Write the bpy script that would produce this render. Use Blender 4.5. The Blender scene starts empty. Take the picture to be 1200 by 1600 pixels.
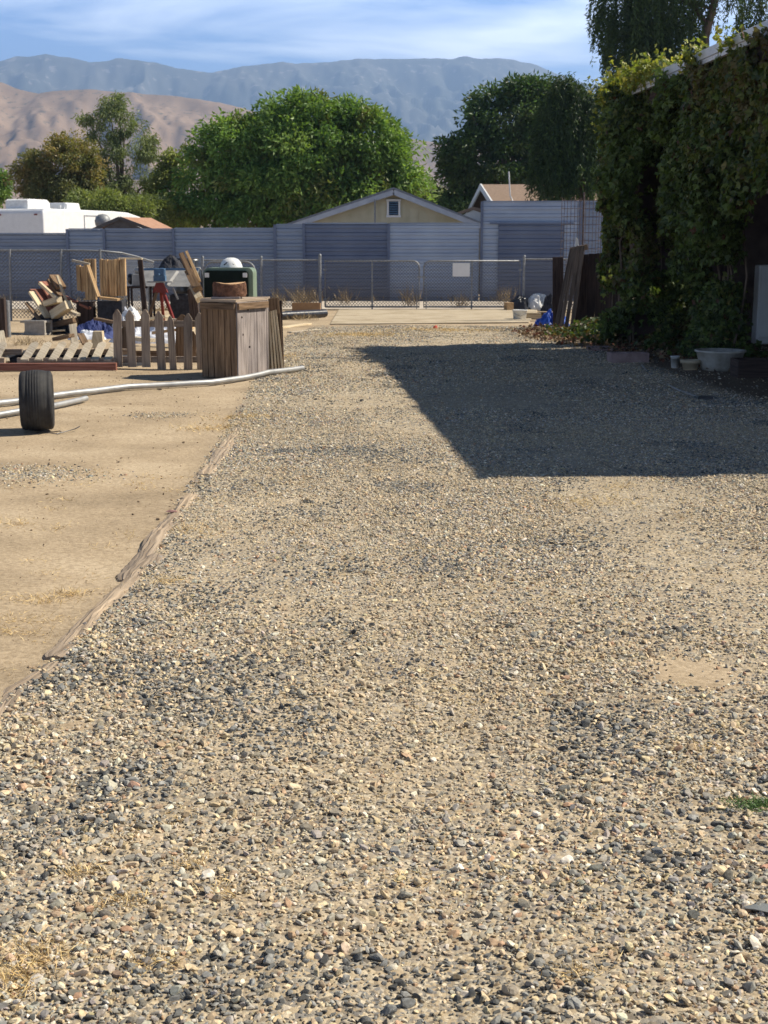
import bpy, bmesh, math, random
import numpy as np
from mathutils import Vector, Matrix, Quaternion

# ------------------------------------------------------------------ camera, sky, sun, exposure
S = bpy.context.scene
COL = S.collection
W_, H_, FPX = 1200., 1600., 2100.
CAMH = 1.5
PITCH = math.atan(415. / FPX)
cam_d = bpy.data.cameras.new('camera'); cam = bpy.data.objects.new('camera', cam_d); COL.objects.link(cam)
cam.location = (0, 0, CAMH); cam.rotation_euler = (math.pi / 2 - PITCH, 0, 0)
cam_d.sensor_fit = 'VERTICAL'; cam_d.sensor_height = 36; cam_d.lens = 36 * FPX / H_
cam_d.clip_start = 0.05; cam_d.clip_end = 30000
cam_d.dof.use_dof = True; cam_d.dof.focus_distance = 4.6; cam_d.dof.aperture_fstop = 14.0
S.camera = cam
S.render.resolution_x = 768; S.render.resolution_y = 1024

LIGHT = Vector((-0.97, -0.22, -1.0)).normalized()        # the way sunlight travels
sun_el = math.asin(-LIGHT.z)
sun_az = math.atan2(-LIGHT.x, -LIGHT.y)                   # from +Y towards +X
w = bpy.data.worlds.new('World'); S.world = w; w.use_nodes = True
nt = w.node_tree; nt.nodes.clear()
def N(t, kind, **kw):
    n = t.nodes.new(kind)
    for k, v in kw.items(): setattr(n, k, v)
    return n
sky = N(nt, 'ShaderNodeTexSky', sky_type='NISHITA'); sky.sun_disc = False
sky.sun_elevation = sun_el; sky.sun_rotation = sun_az
sky.altitude = 800; sky.air_density = 1.0; sky.dust_density = 0.8; sky.ozone_density = 2.5
bg = N(nt, 'ShaderNodeBackground'); bg.inputs[1].default_value = 0.05
out = N(nt, 'ShaderNodeOutputWorld')
tc = N(nt, 'ShaderNodeTexCoord'); mp = N(nt, 'ShaderNodeMapping')
mp.inputs['Scale'].default_value = (2.2, 2.2, 15.0); mp.inputs['Rotation'].default_value = (0, math.radians(4), 0.3)
nz = N(nt, 'ShaderNodeTexNoise'); nz.inputs['Scale'].default_value = 1.9; nz.inputs['Detail'].default_value = 7
nz.inputs['Roughness'].default_value = 0.52; nz.inputs['Distortion'].default_value = 0.5
rp = N(nt, 'ShaderNodeValToRGB'); rp.color_ramp.elements[0].position = 0.42; rp.color_ramp.elements[1].position = 0.72
rp.color_ramp.elements[0].color = (0.05, 0.05, 0.05, 1); rp.color_ramp.elements[1].color = (0.85, 0.85, 0.85, 1)
mx = N(nt, 'ShaderNodeMixRGB'); mx.inputs[2].default_value = (26.0, 28.0, 31.0, 1)
L = nt.links.new
sxyz = N(nt, 'ShaderNodeSeparateXYZ'); band = N(nt, 'ShaderNodeMapRange'); band.inputs[1].default_value = 0.26; band.inputs[2].default_value = 0.20
band.inputs[3].default_value = 0.0; band.inputs[4].default_value = 1.0; bm_ = N(nt, 'ShaderNodeMath', operation='MULTIPLY')
L(tc.outputs['Generated'], sxyz.inputs[0]); L(sxyz.outputs[2], band.inputs[0])
L(tc.outputs['Generated'], mp.inputs[0]); L(mp.outputs[0], nz.inputs[0]); L(nz.outputs[0], rp.inputs[0])
L(rp.outputs[0], bm_.inputs[0]); L(band.outputs[0], bm_.inputs[1]); L(bm_.outputs[0], mx.inputs[0]); tm = N(nt, 'ShaderNodeMixRGB', blend_type='MULTIPLY'); tm.inputs[0].default_value = 1; tm.inputs[2].default_value = (.64, .89, 1.3, 1); L(sky.outputs[0], tm.inputs[1])
sc_ = N(nt, 'ShaderNodeMapRange'); sc_.inputs[1].default_value = 0.26; sc_.inputs[2].default_value = 0.19; sc_.inputs[3].default_value = 0.3; sc_.inputs[4].default_value = 2.2
hs = N(nt, 'ShaderNodeVectorMath', operation='SCALE'); L(sxyz.outputs[2], sc_.inputs[0]); L(tm.outputs[0], hs.inputs[0]); L(sc_.outputs[0], hs.inputs['Scale']); L(hs.outputs[0], mx.inputs[1]); L(mx.outputs[0], bg.inputs[0]); L(bg.outputs[0], out.inputs[0])
sd = bpy.data.lights.new('sun', 'SUN'); sd.energy = 5.0; sd.angle = math.radians(0.53); sd.color = (1.0, 0.92, 0.78)
so = bpy.data.objects.new('sun', sd); COL.objects.link(so); so.location = (20, 8, 30)
so.rotation_euler = LIGHT.to_track_quat('-Z', 'Y').to_euler()
S.view_settings.view_transform = 'Standard'; S.view_settings.look = 'None'
S.view_settings.exposure = 0.84; S.view_settings.gamma = 1.0; S.view_settings.use_curve_mapping = False
S.cycles.max_bounces = 6; S.cycles.transparent_max_bounces = 8

# ------------------------------------------------------------------ helpers
rng = np.random.default_rng(11); random.seed(5)
cp, sp_ = math.cos(PITCH), math.sin(PITCH)
def ray(px, py):
    a = (px - 600.) / FPX; b = (800. - py) / FPX
    return Vector((a, cp + sp_ * b, -sp_ + cp * b))
def G(px, py, z=0.0):                       # pixel of the 1200x1600 photograph -> point on the ground
    r = ray(px, py); t = (z - CAMH) / r.z
    return Vector((r.x * t, r.y * t, z))
def AT(px, py, Y):                          # pixel -> point at distance Y
    r = ray(px, py); t = Y / r.y
    return Vector((r.x * t, Y, CAMH + r.z * t))
def rad(a): return math.radians(a)

def tag(o, label=None, cat=None, group=None, kind=None):
    if label: o['label'] = label
    if cat: o['category'] = cat
    if group: o['group'] = group
    if kind: o['kind'] = kind
    return o
def thing(name, loc, label, cat, group=None, rz=0):
    o = bpy.data.objects.new(name, None); COL.objects.link(o); o.empty_display_size = 0.2
    o.location = loc; o.rotation_euler = (0, 0, rz)
    return tag(o, label, cat, group)
def clone(root, loc, rz=None, label=None, scale=None):
    r = root.copy(); COL.objects.link(r); r.location = loc
    if rz is not None: r.rotation_euler = (0, 0, rz)
    if label: r['label'] = label
    if scale: r.scale = scale
    for ch in list(root.children):
        c = ch.copy(); COL.objects.link(c); c.parent = r
        for g in list(ch.children):
            d = g.copy(); COL.objects.link(d); d.parent = c
    return r

class MB:
    """collects shapes into one mesh; org = the world point that becomes the object's origin"""
    def __init__(s, org=(0, 0, 0)):
        s.v = []; s.f = []; s.uv = []; s.sm = []; s.org = Vector(org)
    def add(s, vs, fs, uvs=None, smooth=False):
        b = len(s.v); s.v += [Vector(p) for p in vs]
        r1, r2 = random.uniform(0, 60), random.uniform(0, 60)
        for i, f in enumerate(fs):
            s.f.append([b + k for k in f])
            if uvs: s.uv.append([(u + r1, v_ + r2) for u, v_ in uvs[i]])
            else: s.uv.append([(vs[k][0] + vs[k][1] * .7 + r1, vs[k][2] + r2) for k in f])
            s.sm.append(smooth)
    def box(s, c, size, R=None):
        hx, hy, hz = [d / 2 for d in size]; Lx = max(range(3), key=lambda i: size[i])
        loc = [Vector((x, y, z)) for x in (-hx, hx) for y in (-hy, hy) for z in (-hz, hz)]
        fs = [(0, 1, 3, 2), (4, 6, 7, 5), (0, 4, 5, 1), (2, 3, 7, 6), (0, 2, 6, 4), (1, 5, 7, 3)]
        o = [i for i in range(3) if i != Lx]
        uvs = [[(loc[k][Lx], loc[k][o[0]] + loc[k][o[1]]) for k in f] for f in fs]
        c = Vector(c)
        s.add([c + ((R @ p) if R is not None else p) for p in loc], fs, uvs)
    def beam(s, p0, p1, a, b, up=(0, 0, 1), roll=0):
        p0, p1 = Vector(p0), Vector(p1); d = p1 - p0; l = d.length; d.normalize(); up = Vector(up)
        if abs(d.dot(up)) > .97: up = Vector((0, 1, 0))
        x = d.cross(up).normalized(); y = x.cross(d).normalized()
        R = Matrix((x, d, y)).transposed()
        if roll: R = R @ Matrix.Rotation(roll, 3, 'Y')
        s.box((p0 + p1) / 2, (a, l, b), R)
    def tube(s, pts, r, n=8, cap=True, smooth=True):
        pts = [Vector(p) for p in pts]; rings = []
        rr = r if isinstance(r, (list, tuple)) else [r] * len(pts)
        for i, p in enumerate(pts):
            d = (pts[min(i + 1, len(pts) - 1)] - pts[max(i - 1, 0)]).normalized()
            up = Vector((0, 0, 1)) if abs(d.z) < .95 else Vector((0, 1, 0))
            x = d.cross(up).normalized(); y = x.cross(d)
            rings.append([p + (x * math.cos(2 * math.pi * k / n) + y * math.sin(2 * math.pi * k / n)) * rr[i] for k in range(n)])
        vs = [q for rg in rings for q in rg]; fs = []; uvs = []; ln = 0
        for i in range(len(pts) - 1):
            l2 = ln + (pts[i + 1] - pts[i]).length
            for k in range(n):
                fs.append((i * n + k, i * n + (k + 1) % n, (i + 1) * n + (k + 1) % n, (i + 1) * n + k))
                c = 2 * math.pi * rr[i] / n
                uvs.append([(ln, k * c), (ln, (k + 1) * c), (l2, (k + 1) * c), (l2, k * c)])
            ln = l2
        s.add(vs, fs, uvs, smooth)
        if cap:
            s.add(rings[0][::-1], [tuple(range(n))]); s.add(rings[-1], [tuple(range(n))])
    def lathe(s, prof, c=(0, 0, 0), n=32, axis='Z', smooth=True, R=None):
        vs = []; m = len(prof)
        for k in range(n):
            a = 2 * math.pi * k / n
            for (r, h) in prof:
                if axis == 'Z': p = Vector((r * math.cos(a), r * math.sin(a), h))
                else: p = Vector((h, r * math.cos(a), r * math.sin(a)))
                if R is not None: p = R @ p
                vs.append(Vector(c) + p)
        fs = [(k * m + i, ((k + 1) % n) * m + i, ((k + 1) % n) * m + i + 1, k * m + i + 1) for k in range(n) for i in range(m - 1)]
        s.add(vs, fs, None, smooth)
    def prism(s, poly, y0, y1, mapf=lambda x, y, z: Vector((x, y, z))):
        """poly of (x, z), extruded from y0 to y1"""
        n = len(poly); vs = [mapf(x, y0, z) for x, z in poly] + [mapf(x, y1, z) for x, z in poly]
        fs = [tuple(range(n)), tuple(range(2 * n - 1, n - 1, -1))] + [(i, i + n, (i + 1) % n + n, (i + 1) % n) for i in range(n)]
        uvs = [[(vs[k].z, vs[k].x + vs[k].y) for k in f] for f in fs]
        s.add(vs, fs, uvs)
    def build(s, name, mat, parent=None, bevel=0):
        me = bpy.data.meshes.new(name); org = s.org
        me.from_pydata([tuple(p - org) for p in s.v], [], s.f)
        uvl = me.uv_layers.new(name='UVMap'); flat = [c for f in s.uv for t in f for c in t]
        uvl.data.foreach_set('uv', flat); me.polygons.foreach_set('use_smooth', s.sm)
        me.materials.append(mat); me.update()
        bm = bmesh.new(); bm.from_mesh(me); bmesh.ops.recalc_face_normals(bm, faces=bm.faces); bm.to_mesh(me); bm.free()
        o = bpy.data.objects.new(name, me); COL.objects.link(o)
        if parent is not None: o.parent = parent
        else: o.location = org
        if bevel:
            m = o.modifiers.new('bevel', 'BEVEL'); m.width = bevel; m.segments = 2; m.limit_method = 'ANGLE'
        return o

def np_mesh(name, V, F, mat, tint=None, parent=None, smooth=False, org=(0, 0, 0)):
    V = np.asarray(V, dtype=np.float32) - np.asarray(org, dtype=np.float32); F = np.asarray(F, dtype=np.int32)
    me = bpy.data.meshes.new(name); m, k = F.shape
    me.vertices.add(len(V)); me.vertices.foreach_set('co', V.ravel())
    me.loops.add(m * k); me.loops.foreach_set('vertex_index', F.ravel())
    me.polygons.add(m); me.polygons.foreach_set('loop_start', np.arange(0, m * k, k, dtype=np.int32))
    me.polygons.foreach_set('loop_total', np.full(m, k, dtype=np.int32))
    me.polygons.foreach_set('use_smooth', np.full(m, smooth, dtype=bool))
    if tint is not None:
        a = me.attributes.new('tint', 'FLOAT_COLOR', 'POINT')
        c = np.ones((len(V), 4), dtype=np.float32); c[:, :3] = tint; a.data.foreach_set('color', c.ravel())
    me.update(calc_edges=True); me.materials.append(mat)
    o = bpy.data.objects.new(name, me); COL.objects.link(o)
    if parent is not None: o.parent = parent
    else: o.location = org
    return o

def lattice(seed): return np.random.default_rng(seed).random((256, 256))
_lat = [lattice(i) for i in range(8)]
def vn(x, y, sc, seed=0):                   # value noise 0..1
    x = np.asarray(x, float) * sc + 31.7; y = np.asarray(y, float) * sc + 57.3; t = _lat[seed % 8]
    xi = np.floor(x).astype(int); yi = np.floor(y).astype(int); fx = x - xi; fy = y - yi
    fx = fx * fx * (3 - 2 * fx); fy = fy * fy * (3 - 2 * fy)
    g = lambda a, b: t[a % 256, b % 256]
    return (g(xi, yi) * (1 - fx) + g(xi + 1, yi) * fx) * (1 - fy) + (g(xi, yi + 1) * (1 - fx) + g(xi + 1, yi + 1) * fx) * fy
def fbm(x, y, sc, oct=4, seed=0, rough=.5):
    s_, a, t = 0, 1., 0
    for i in range(oct): s_ = s_ + vn(x, y, sc * 2 ** i, seed + i) * a; t += a; a *= rough
    return s_ / t

# ------------------------------------------------------------------ materials
def new_mat(name):
    m = bpy.data.materials.new(name); m.use_nodes = True; t = m.node_tree
    b = t.nodes['Principled BSDF']; return m, t, b
def ramp(t, cols, pos=None):
    r = N(t, 'ShaderNodeValToRGB'); e = r.color_ramp.elements
    while len(e) < len(cols): e.new(.5)
    for i, c in enumerate(cols):
        e[i].position = pos[i] if pos else i / (len(cols) - 1); e[i].color = (*c, 1)
    return r
def mat(name, c1, c2, scale=6, rough=.8, bump=.2, metal=0, dist=.01, stretch=(1, 1, 1), c3=None, spec=.3):
    m, t, b = new_mat(name); l = t.links.new
    tc = N(t, 'ShaderNodeTexCoord'); mp = N(t, 'ShaderNodeMapping'); mp.inputs['Scale'].default_value = stretch
    n = N(t, 'ShaderNodeTexNoise'); n.inputs['Scale'].default_value = scale; n.inputs['Detail'].default_value = 8; n.inputs['Roughness'].default_value = .62
    cols = [c1, c2] + ([c3] if c3 else []); r = ramp(t, cols, [.32, .68] if not c3 else [.3, .5, .7])
    l(tc.outputs['Object'], mp.inputs[0]); l(mp.outputs[0], n.inputs[0]); l(n.outputs[0], r.inputs[0]); l(r.outputs[0], b.inputs['Base Color'])
    b.inputs['Roughness'].default_value = rough; b.inputs['Metallic'].default_value = metal; b.inputs['Specular IOR Level'].default_value = spec
    if bump:
        bp = N(t, 'ShaderNodeBump'); bp.inputs['Strength'].default_value = bump; bp.inputs['Distance'].default_value = dist
        l(n.outputs[0], bp.inputs['Height']); l(bp.outputs[0], b.inputs['Normal'])
    return m
def wood(name, dark, light, grain=42, rough=.85, knots=True):
    m, t, b = new_mat(name); l = t.links.new
    uv = N(t, 'ShaderNodeUVMap'); mp = N(t, 'ShaderNodeMapping'); mp.inputs['Scale'].default_value = (2.2, grain, 1)
    n = N(t, 'ShaderNodeTexNoise'); n.inputs['Scale'].default_value = 1.; n.inputs['Detail'].default_value = 7; n.inputs['Roughness'].default_value = .65; n.inputs['Distortion'].default_value = .6
    mid = tuple((a + c) / 2 for a, c in zip(dark, light))
    r = ramp(t, [tuple(c * .55 for c in dark), dark, mid, light], [.25, .4, .52, .72])
    n2 = N(t, 'ShaderNodeTexNoise'); n2.inputs['Scale'].default_value = .7; n2.inputs['Detail'].default_value = 3
    r2 = ramp(t, [(.55, .55, .58), (1.25, 1.2, 1.12)], [.3, .7])
    mu = N(t, 'ShaderNodeMixRGB', blend_type='MULTIPLY'); mu.inputs[0].default_value = 1
    l(uv.outputs[0], mp.inputs[0]); l(mp.outputs[0], n.inputs[0]); l(n.outputs[0], r.inputs[0])
    l(uv.outputs[0], n2.inputs[0]); l(n2.outputs[0], r2.inputs[0]); l(r.outputs[0], mu.inputs[1]); l(r2.outputs[0], mu.inputs[2])
    l(mu.outputs[0], b.inputs['Base Color']); b.inputs['Roughness'].default_value = rough; b.inputs['Specular IOR Level'].default_value = .2
    bp = N(t, 'ShaderNodeBump'); bp.inputs['Strength'].default_value = .6; bp.inputs['Distance'].default_value = .004
    l(n.outputs[0], bp.inputs['Height']); l(bp.outputs[0], b.inputs['Normal'])
    return m
def leafmat(name, trans=.3, rough=.5, tr=(1.3, 1.35, .5)):
    m, t, b = new_mat(name); l = t.links.new
    a = N(t, 'ShaderNodeAttribute', attribute_name='tint'); l(a.outputs[0], b.inputs['Base Color'])
    b.inputs['Roughness'].default_value = rough; b.inputs['Specular IOR Level'].default_value = .35
    tl = N(t, 'ShaderNodeBsdfTranslucent'); mu = N(t, 'ShaderNodeMixRGB', blend_type='MULTIPLY'); mu.inputs[0].default_value = 1
    mu.inputs[2].default_value = (*tr, 1); l(a.outputs[0], mu.inputs[1]); l(mu.outputs[0], tl.inputs[0])
    ms = N(t, 'ShaderNodeMixShader'); ms.inputs[0].default_value = trans
    l(b.outputs[0], ms.inputs[1]); l(tl.outputs[0], ms.inputs[2]); l(ms.outputs[0], t.nodes['Material Output'].inputs[0])
    return m
M = {}
M['leaf'] = leafmat('leaf', .34); M['dry_leaf'] = leafmat('dry_leaf', .1, .8, (1, 1, 1))
M['bark'] = mat('bark', (.06, .045, .032), (.17, .13, .1), 9, .95, .6, stretch=(1, 1, .25), dist=.03)
M['concrete'] = mat('concrete', (.27, .215, .14), (.42, .35, .25), 1.3, .95, .2, c3=(.48, .41, .30), spec=.1)
M['galv'] = mat('galvanised_steel', (.16, .165, .17), (.30, .305, .31), 25, .55, .05, metal=.3)
M['wire'] = mat('fence_wire', (.11, .115, .13), (.17, .18, .2), 25, .6, 0, metal=.2)
M['pipe'] = mat('pipe_steel', (.27, .275, .28), (.42, .42, .415), 7, .5, .05, metal=.4)
M['rubber'] = mat('rubber', (.016, .016, .018), (.04, .038, .036), 14, .75, .3, dist=.004)
M['rim'] = mat('rim_paint', (.22, .2, .17), (.4, .38, .34), 10, .5, .1, metal=.3)
M['wood_grey'] = wood('weathered_grey_wood', (.22, .17, .13), (.46, .38, .30))
M['wood_pale'] = wood('bleached_wood', (.33, .28, .21), (.62, .56, .45))
M['wood_tan'] = wood('tan_slat_wood', (.32, .2, .1), (.66, .47, .26), 30)
M['wood_brown'] = wood('brown_wood', (.115, .075, .045), (.30, .205, .13))
M['wood_lilac'] = wood('silvered_plank', (.2, .175, .17), (.4, .36, .35), 24)
M['wood_red'] = wood('red_painted_board', (.2, .085, .06), (.36, .17, .13))
M['wood_dark'] = wood('dark_stained_wood', (.035, .025, .022), (.1, .07, .06))
M['wood_cream'] = wood('cream_board', (.5, .4, .26), (.8, .7, .5))
M['wood_shade'] = wood('shade_darkened_wood', (.09, .075, .065), (.2, .17, .15))  # grey wood with the shade on the leaning boards put into its colour
M['timber'] = wood('sun_bleached_timber', (.30, .235, .17), (.52, .42, .31), 60)
M['white_paint'] = mat('white_paint', (.66, .66, .66), (.74, .74, .74), 5, .45, .02)
M['white_plastic'] = mat('white_plastic', (.62, .62, .6), (.8, .8, .78), 9, .35, .1)
M['shaded_white'] = mat('shaded_white_plastic', (.26, .24, .2), (.5, .49, .45), 7, .7, .15)  # white darkened to put the deep shade on the tub into its colour
M['black_plastic'] = mat('black_plastic', (.012, .012, .014), (.04, .04, .045), 9, .3, .3, spec=.5)
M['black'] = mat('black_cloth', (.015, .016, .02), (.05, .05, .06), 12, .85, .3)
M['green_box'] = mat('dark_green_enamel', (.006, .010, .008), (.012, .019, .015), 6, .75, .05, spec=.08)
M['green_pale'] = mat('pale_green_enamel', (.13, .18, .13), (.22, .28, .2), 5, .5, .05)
M['blue_tarp'] = mat('blue_tarp', (.015, .055, .3), (.03, .1, .48), 7, .4, .3, dist=.03)
M['navy_cloth'] = mat('navy_cloth', (.02, .03, .11), (.05, .07, .2), 9, .8, .4)
M['grey_cloth'] = mat('grey_white_cloth', (.35, .38, .46), (.75, .76, .8), 5, .8, .4)
M['white_cloth'] = mat('white_sheet', (.62, .62, .62), (.82, .81, .78), 4, .8, .2)
M['red'] = mat('red_enamel', (.13, .015, .012), (.22, .03, .02), 8, .4, .05)
M['blue_steel'] = mat('blue_steel', (.05, .11, .2), (.11, .2, .32), 10, .5, .1)
M['tin'] = mat('dull_sheet_metal', (.2, .2, .2), (.36, .35, .33), 6, .5, .1, metal=.35)
M['block'] = mat('concrete_block', (.25, .23, .2), (.38, .35, .31), 14, .95, .5)
M['brick'] = mat('paver_brick', (.22, .15, .14), (.34, .25, .24), 12, .95, .4)
M['brown_card'] = mat('brown_cardboard', (.27, .16, .08), (.38, .24, .13), 5, .9, .1)
M['dirt'] = mat('potting_soil', (.04, .03, .02), (.1, .07, .05), 20, 1, .6)
M['endgrain'] = mat('cut_wood', (.45, .26, .13), (.66, .43, .24), 22, .9, .2)
M['roof_tan'] = mat('tan_shingles', (.18, .125, .09), (.29, .21, .155), 14, .95, .4, stretch=(1, 1, 3))
M['roof_orange'] = mat('terracotta_shingles', (.30, .16, .10), (.42, .25, .17), 8, .95, .3)
M['roof_grey'] = mat('grey_shingles', (.14, .15, .17), (.24, .25, .27), 12, .95, .3)
M['fascia'] = mat('grey_blue_fascia', (.36, .38, .42), (.46, .48, .52), 4, .7, .05)
M['house_dark'] = mat('shade_dark_siding', (.05, .035, .03), (.09, .065, .055), 5, .85, .1)  # walls coloured dark to stand in for the shade under the patio roof
M['glass_dark'] = mat('dark_glass', (.02, .025, .03), (.04, .045, .05), 3, .15, 0, spec=.6)
M['leafdirt'] = None

def corrugated(name, c1, c2, freq=12., rough=.5, metal=.35, vertical=False, depth=.6, dirt=(.16, .12, .09)):
    m, t, b = new_mat(name); l = t.links.new
    tc = N(t, 'ShaderNodeTexCoord'); sx = N(t, 'ShaderNodeSeparateXYZ'); l(tc.outputs['Object'], sx.inputs[0])
    n = N(t, 'ShaderNodeTexNoise'); n.inputs['Scale'].default_value = .55; n.inputs['Detail'].default_value = 6
    mp = N(t, 'ShaderNodeMapping'); mp.inputs['Scale'].default_value = (1, 1, 2.2); l(tc.outputs['Object'], mp.inputs[0]); l(mp.outputs[0], n.inputs[0])
    r = ramp(t, [c1, c2], [.35, .65]); l(n.outputs[0], r.inputs[0])
    mr = N(t, 'ShaderNodeMapRange'); mr.inputs[1].default_value = .05; mr.inputs[2].default_value = .55; mr.inputs[3].default_value = .8; mr.inputs[4].default_value = 0
    l(sx.outputs[2], mr.inputs[0])
    n3 = N(t, 'ShaderNodeTexNoise'); n3.inputs['Scale'].default_value = 3; n3.inputs['Detail'].default_value = 5; l(tc.outputs['Object'], n3.inputs[0])
    mm = N(t, 'ShaderNodeMath', operation='MULTIPLY'); l(mr.outputs[0], mm.inputs[0]); l(n3.outputs[0], mm.inputs[1])
    mi = N(t, 'ShaderNodeMixRGB'); mi.inputs[2].default_value = (*dirt, 1); l(mm.outputs[0], mi.inputs[0]); l(r.outputs[0], mi.inputs[1])
    l(mi.outputs[0], b.inputs['Base Color']); b.inputs['Roughness'].default_value = rough; b.inputs['Metallic'].default_value = metal
    return m
M['fence_blue'] = corrugated('grey_blue_metal_sheet', (.10, .125, .18), (.17, .20, .265))
M['fence_light'] = corrugated('light_metal_sheet', (.21, .255, .345), (.30, .35, .44))
M['fence_darkblue'] = corrugated('dark_blue_metal_sheet', (.07, .09, .15), (.115, .14, .205))
M['fence_mid'] = corrugated('mid_metal_sheet', (.13, .165, .235), (.205, .245, .32))

def ground_mat():
    m, t, b = new_mat('dirt_and_gravel_ground'); l = t.links.new
    tc = N(t, 'ShaderNodeTexCoord'); P = tc.outputs['Object']
    at = N(t, 'ShaderNodeAttribute', attribute_name='tint'); sep = N(t, 'ShaderNodeSeparateColor'); l(at.outputs[0], sep.inputs[0])
    def noise(sc, det=6, ro=.6):
        n = N(t, 'ShaderNodeTexNoise'); n.inputs['Scale'].default_value = sc; n.inputs['Detail'].default_value = det; n.inputs['Roughness'].default_value = ro
        l(P, n.inputs[0]); return n
    nb = noise(.9, 8, .65); nf = noise(38, 5, .7)
    sand = ramp(t, [(.27, .21, .14), (.39, .305, .205), (.49, .395, .275)], [.3, .5, .72]); l(nb.outputs[0], sand.inputs[0])
    sf = ramp(t, [(.72, .70, .68), (1.12, 1.12, 1.12)], [.33, .6]); l(nf.outputs[0], sf.inputs[0])
    s1 = N(t, 'ShaderNodeMixRGB', blend_type='MULTIPLY'); s1.inputs[0].default_value = 1; l(sand.outputs[0], s1.inputs[1]); l(sf.outputs[0], s1.inputs[2])
    # gravel bed : two sizes of grit
    def grit(sc):
        v = N(t, 'ShaderNodeTexVoronoi'); v.inputs['Scale'].default_value = sc; l(P, v.inputs[0])
        s_ = N(t, 'ShaderNodeSeparateColor'); l(v.outputs['Color'], s_.inputs[0])
        r = ramp(t, [(.07, .07, .07), (.16, .165, .17), (.34, .27, .18), (.43, .35, .235), (.25, .24, .215), (.55, .47, .34), (.64, .56, .42)], [0, .12, .25, .45, .6, .75, .9])
        r.color_ramp.interpolation = 'CONSTANT'; l(s_.outputs[0], r.inputs[0]); return v, r
    v1, g1 = grit(52); v2, g2 = grit(120)
    mg = N(t, 'ShaderNodeMixRGB'); nm = noise(3.2, 5); rm = ramp(t, [(0, 0, 0), (1, 1, 1)], [.42, .58]); l(nm.outputs[0], rm.inputs[0])
    l(rm.outputs[0], mg.inputs[0]); l(g1.outputs[0], mg.inputs[1]); l(g2.outputs[0], mg.inputs[2])
    # fines show between the grit
    mf = N(t, 'ShaderNodeMixRGB'); nm2 = noise(1.7, 7, .7); rf = ramp(t, [(.15, .15, .15), (.75, .75, .75)], [.38, .66]); l(nm2.outputs[0], rf.inputs[0])
    l(rf.outputs[0], mf.inputs[0]); l(mg.outputs[0], mf.inputs[1])
    s2 = N(t, 'ShaderNodeMixRGB', blend_type='MULTIPLY'); s2.inputs[0].default_value = 1; s2.inputs[2].default_value = (1.1, 1.12, 1.12, 1); l(s1.outputs[0], s2.inputs[1]); l(s2.outputs[0], mf.inputs[2])
    a = N(t, 'ShaderNodeMixRGB'); l(s1.outputs[0], a.inputs[1]); l(mf.outputs[0], a.inputs[2])
    # ragged mask
    nr = noise(7, 6, .7); add = N(t, 'ShaderNodeMath', operation='ADD'); l(sep.outputs[0], add.inputs[0]); l(nr.outputs[0], add.inputs[1])
    rr = ramp(t, [(0, 0, 0), (1, 1, 1)], [.0, .1]); sub = N(t, 'ShaderNodeMath', operation='SUBTRACT'); sub.inputs[1].default_value = .95; l(add.outputs[0], sub.inputs[0]); l(sub.outputs[0], rr.inputs[0])
    l(rr.outputs[0], a.inputs[0])
    # dark soil and litter by the vine, yellow straw
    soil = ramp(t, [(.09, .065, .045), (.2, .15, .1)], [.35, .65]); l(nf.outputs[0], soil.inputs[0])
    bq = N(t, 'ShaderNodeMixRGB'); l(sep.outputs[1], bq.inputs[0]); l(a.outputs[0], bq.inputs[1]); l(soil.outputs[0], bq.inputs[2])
    l(bq.outputs[0], b.inputs['Base Color']); b.inputs['Roughness'].default_value = 1; b.inputs['Specular IOR Level'].default_value = .1
    bp = N(t, 'ShaderNodeBump'); bp.inputs['Strength'].default_value = .7; bp.inputs['Distance'].default_value = .008
    ma = N(t, 'ShaderNodeMath', operation='SUBTRACT'); ml = N(t, 'ShaderNodeMath', operation='MULTIPLY'); l(v1.outputs['Distance'], ml.inputs[0]); l(rr.outputs[0], ml.inputs[1])
    l(nf.outputs[0], ma.inputs[0]); l(ml.outputs[0], ma.inputs[1]); l(ma.outputs[0], bp.inputs['Height']); l(bp.outputs[0], b.inputs['Normal'])
    return m
def stone_mat():
    m, t, b = new_mat('gravel_stone'); l = t.links.new
    a = N(t, 'ShaderNodeAttribute', attribute_name='tint'); tc = N(t, 'ShaderNodeTexCoord')
    n = N(t, 'ShaderNodeTexNoise'); n.inputs['Scale'].default_value = 130; n.inputs['Detail'].default_value = 4; l(tc.outputs['Object'], n.inputs[0])
    r = ramp(t, [(.72, .7, .68), (1.2, 1.2, 1.2)], [.3, .7]); l(n.outputs[0], r.inputs[0])
    mu = N(t, 'ShaderNodeMixRGB', blend_type='MULTIPLY'); mu.inputs[0].default_value = 1; l(a.outputs[0], mu.inputs[1]); l(r.outputs[0], mu.inputs[2])
    l(mu.outputs[0], b.inputs['Base Color']); b.inputs['Roughness'].default_value = .85; b.inputs['Specular IOR Level'].default_value = .25
    return m
M['ground'] = ground_mat(); M['stone'] = stone_mat()

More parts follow.
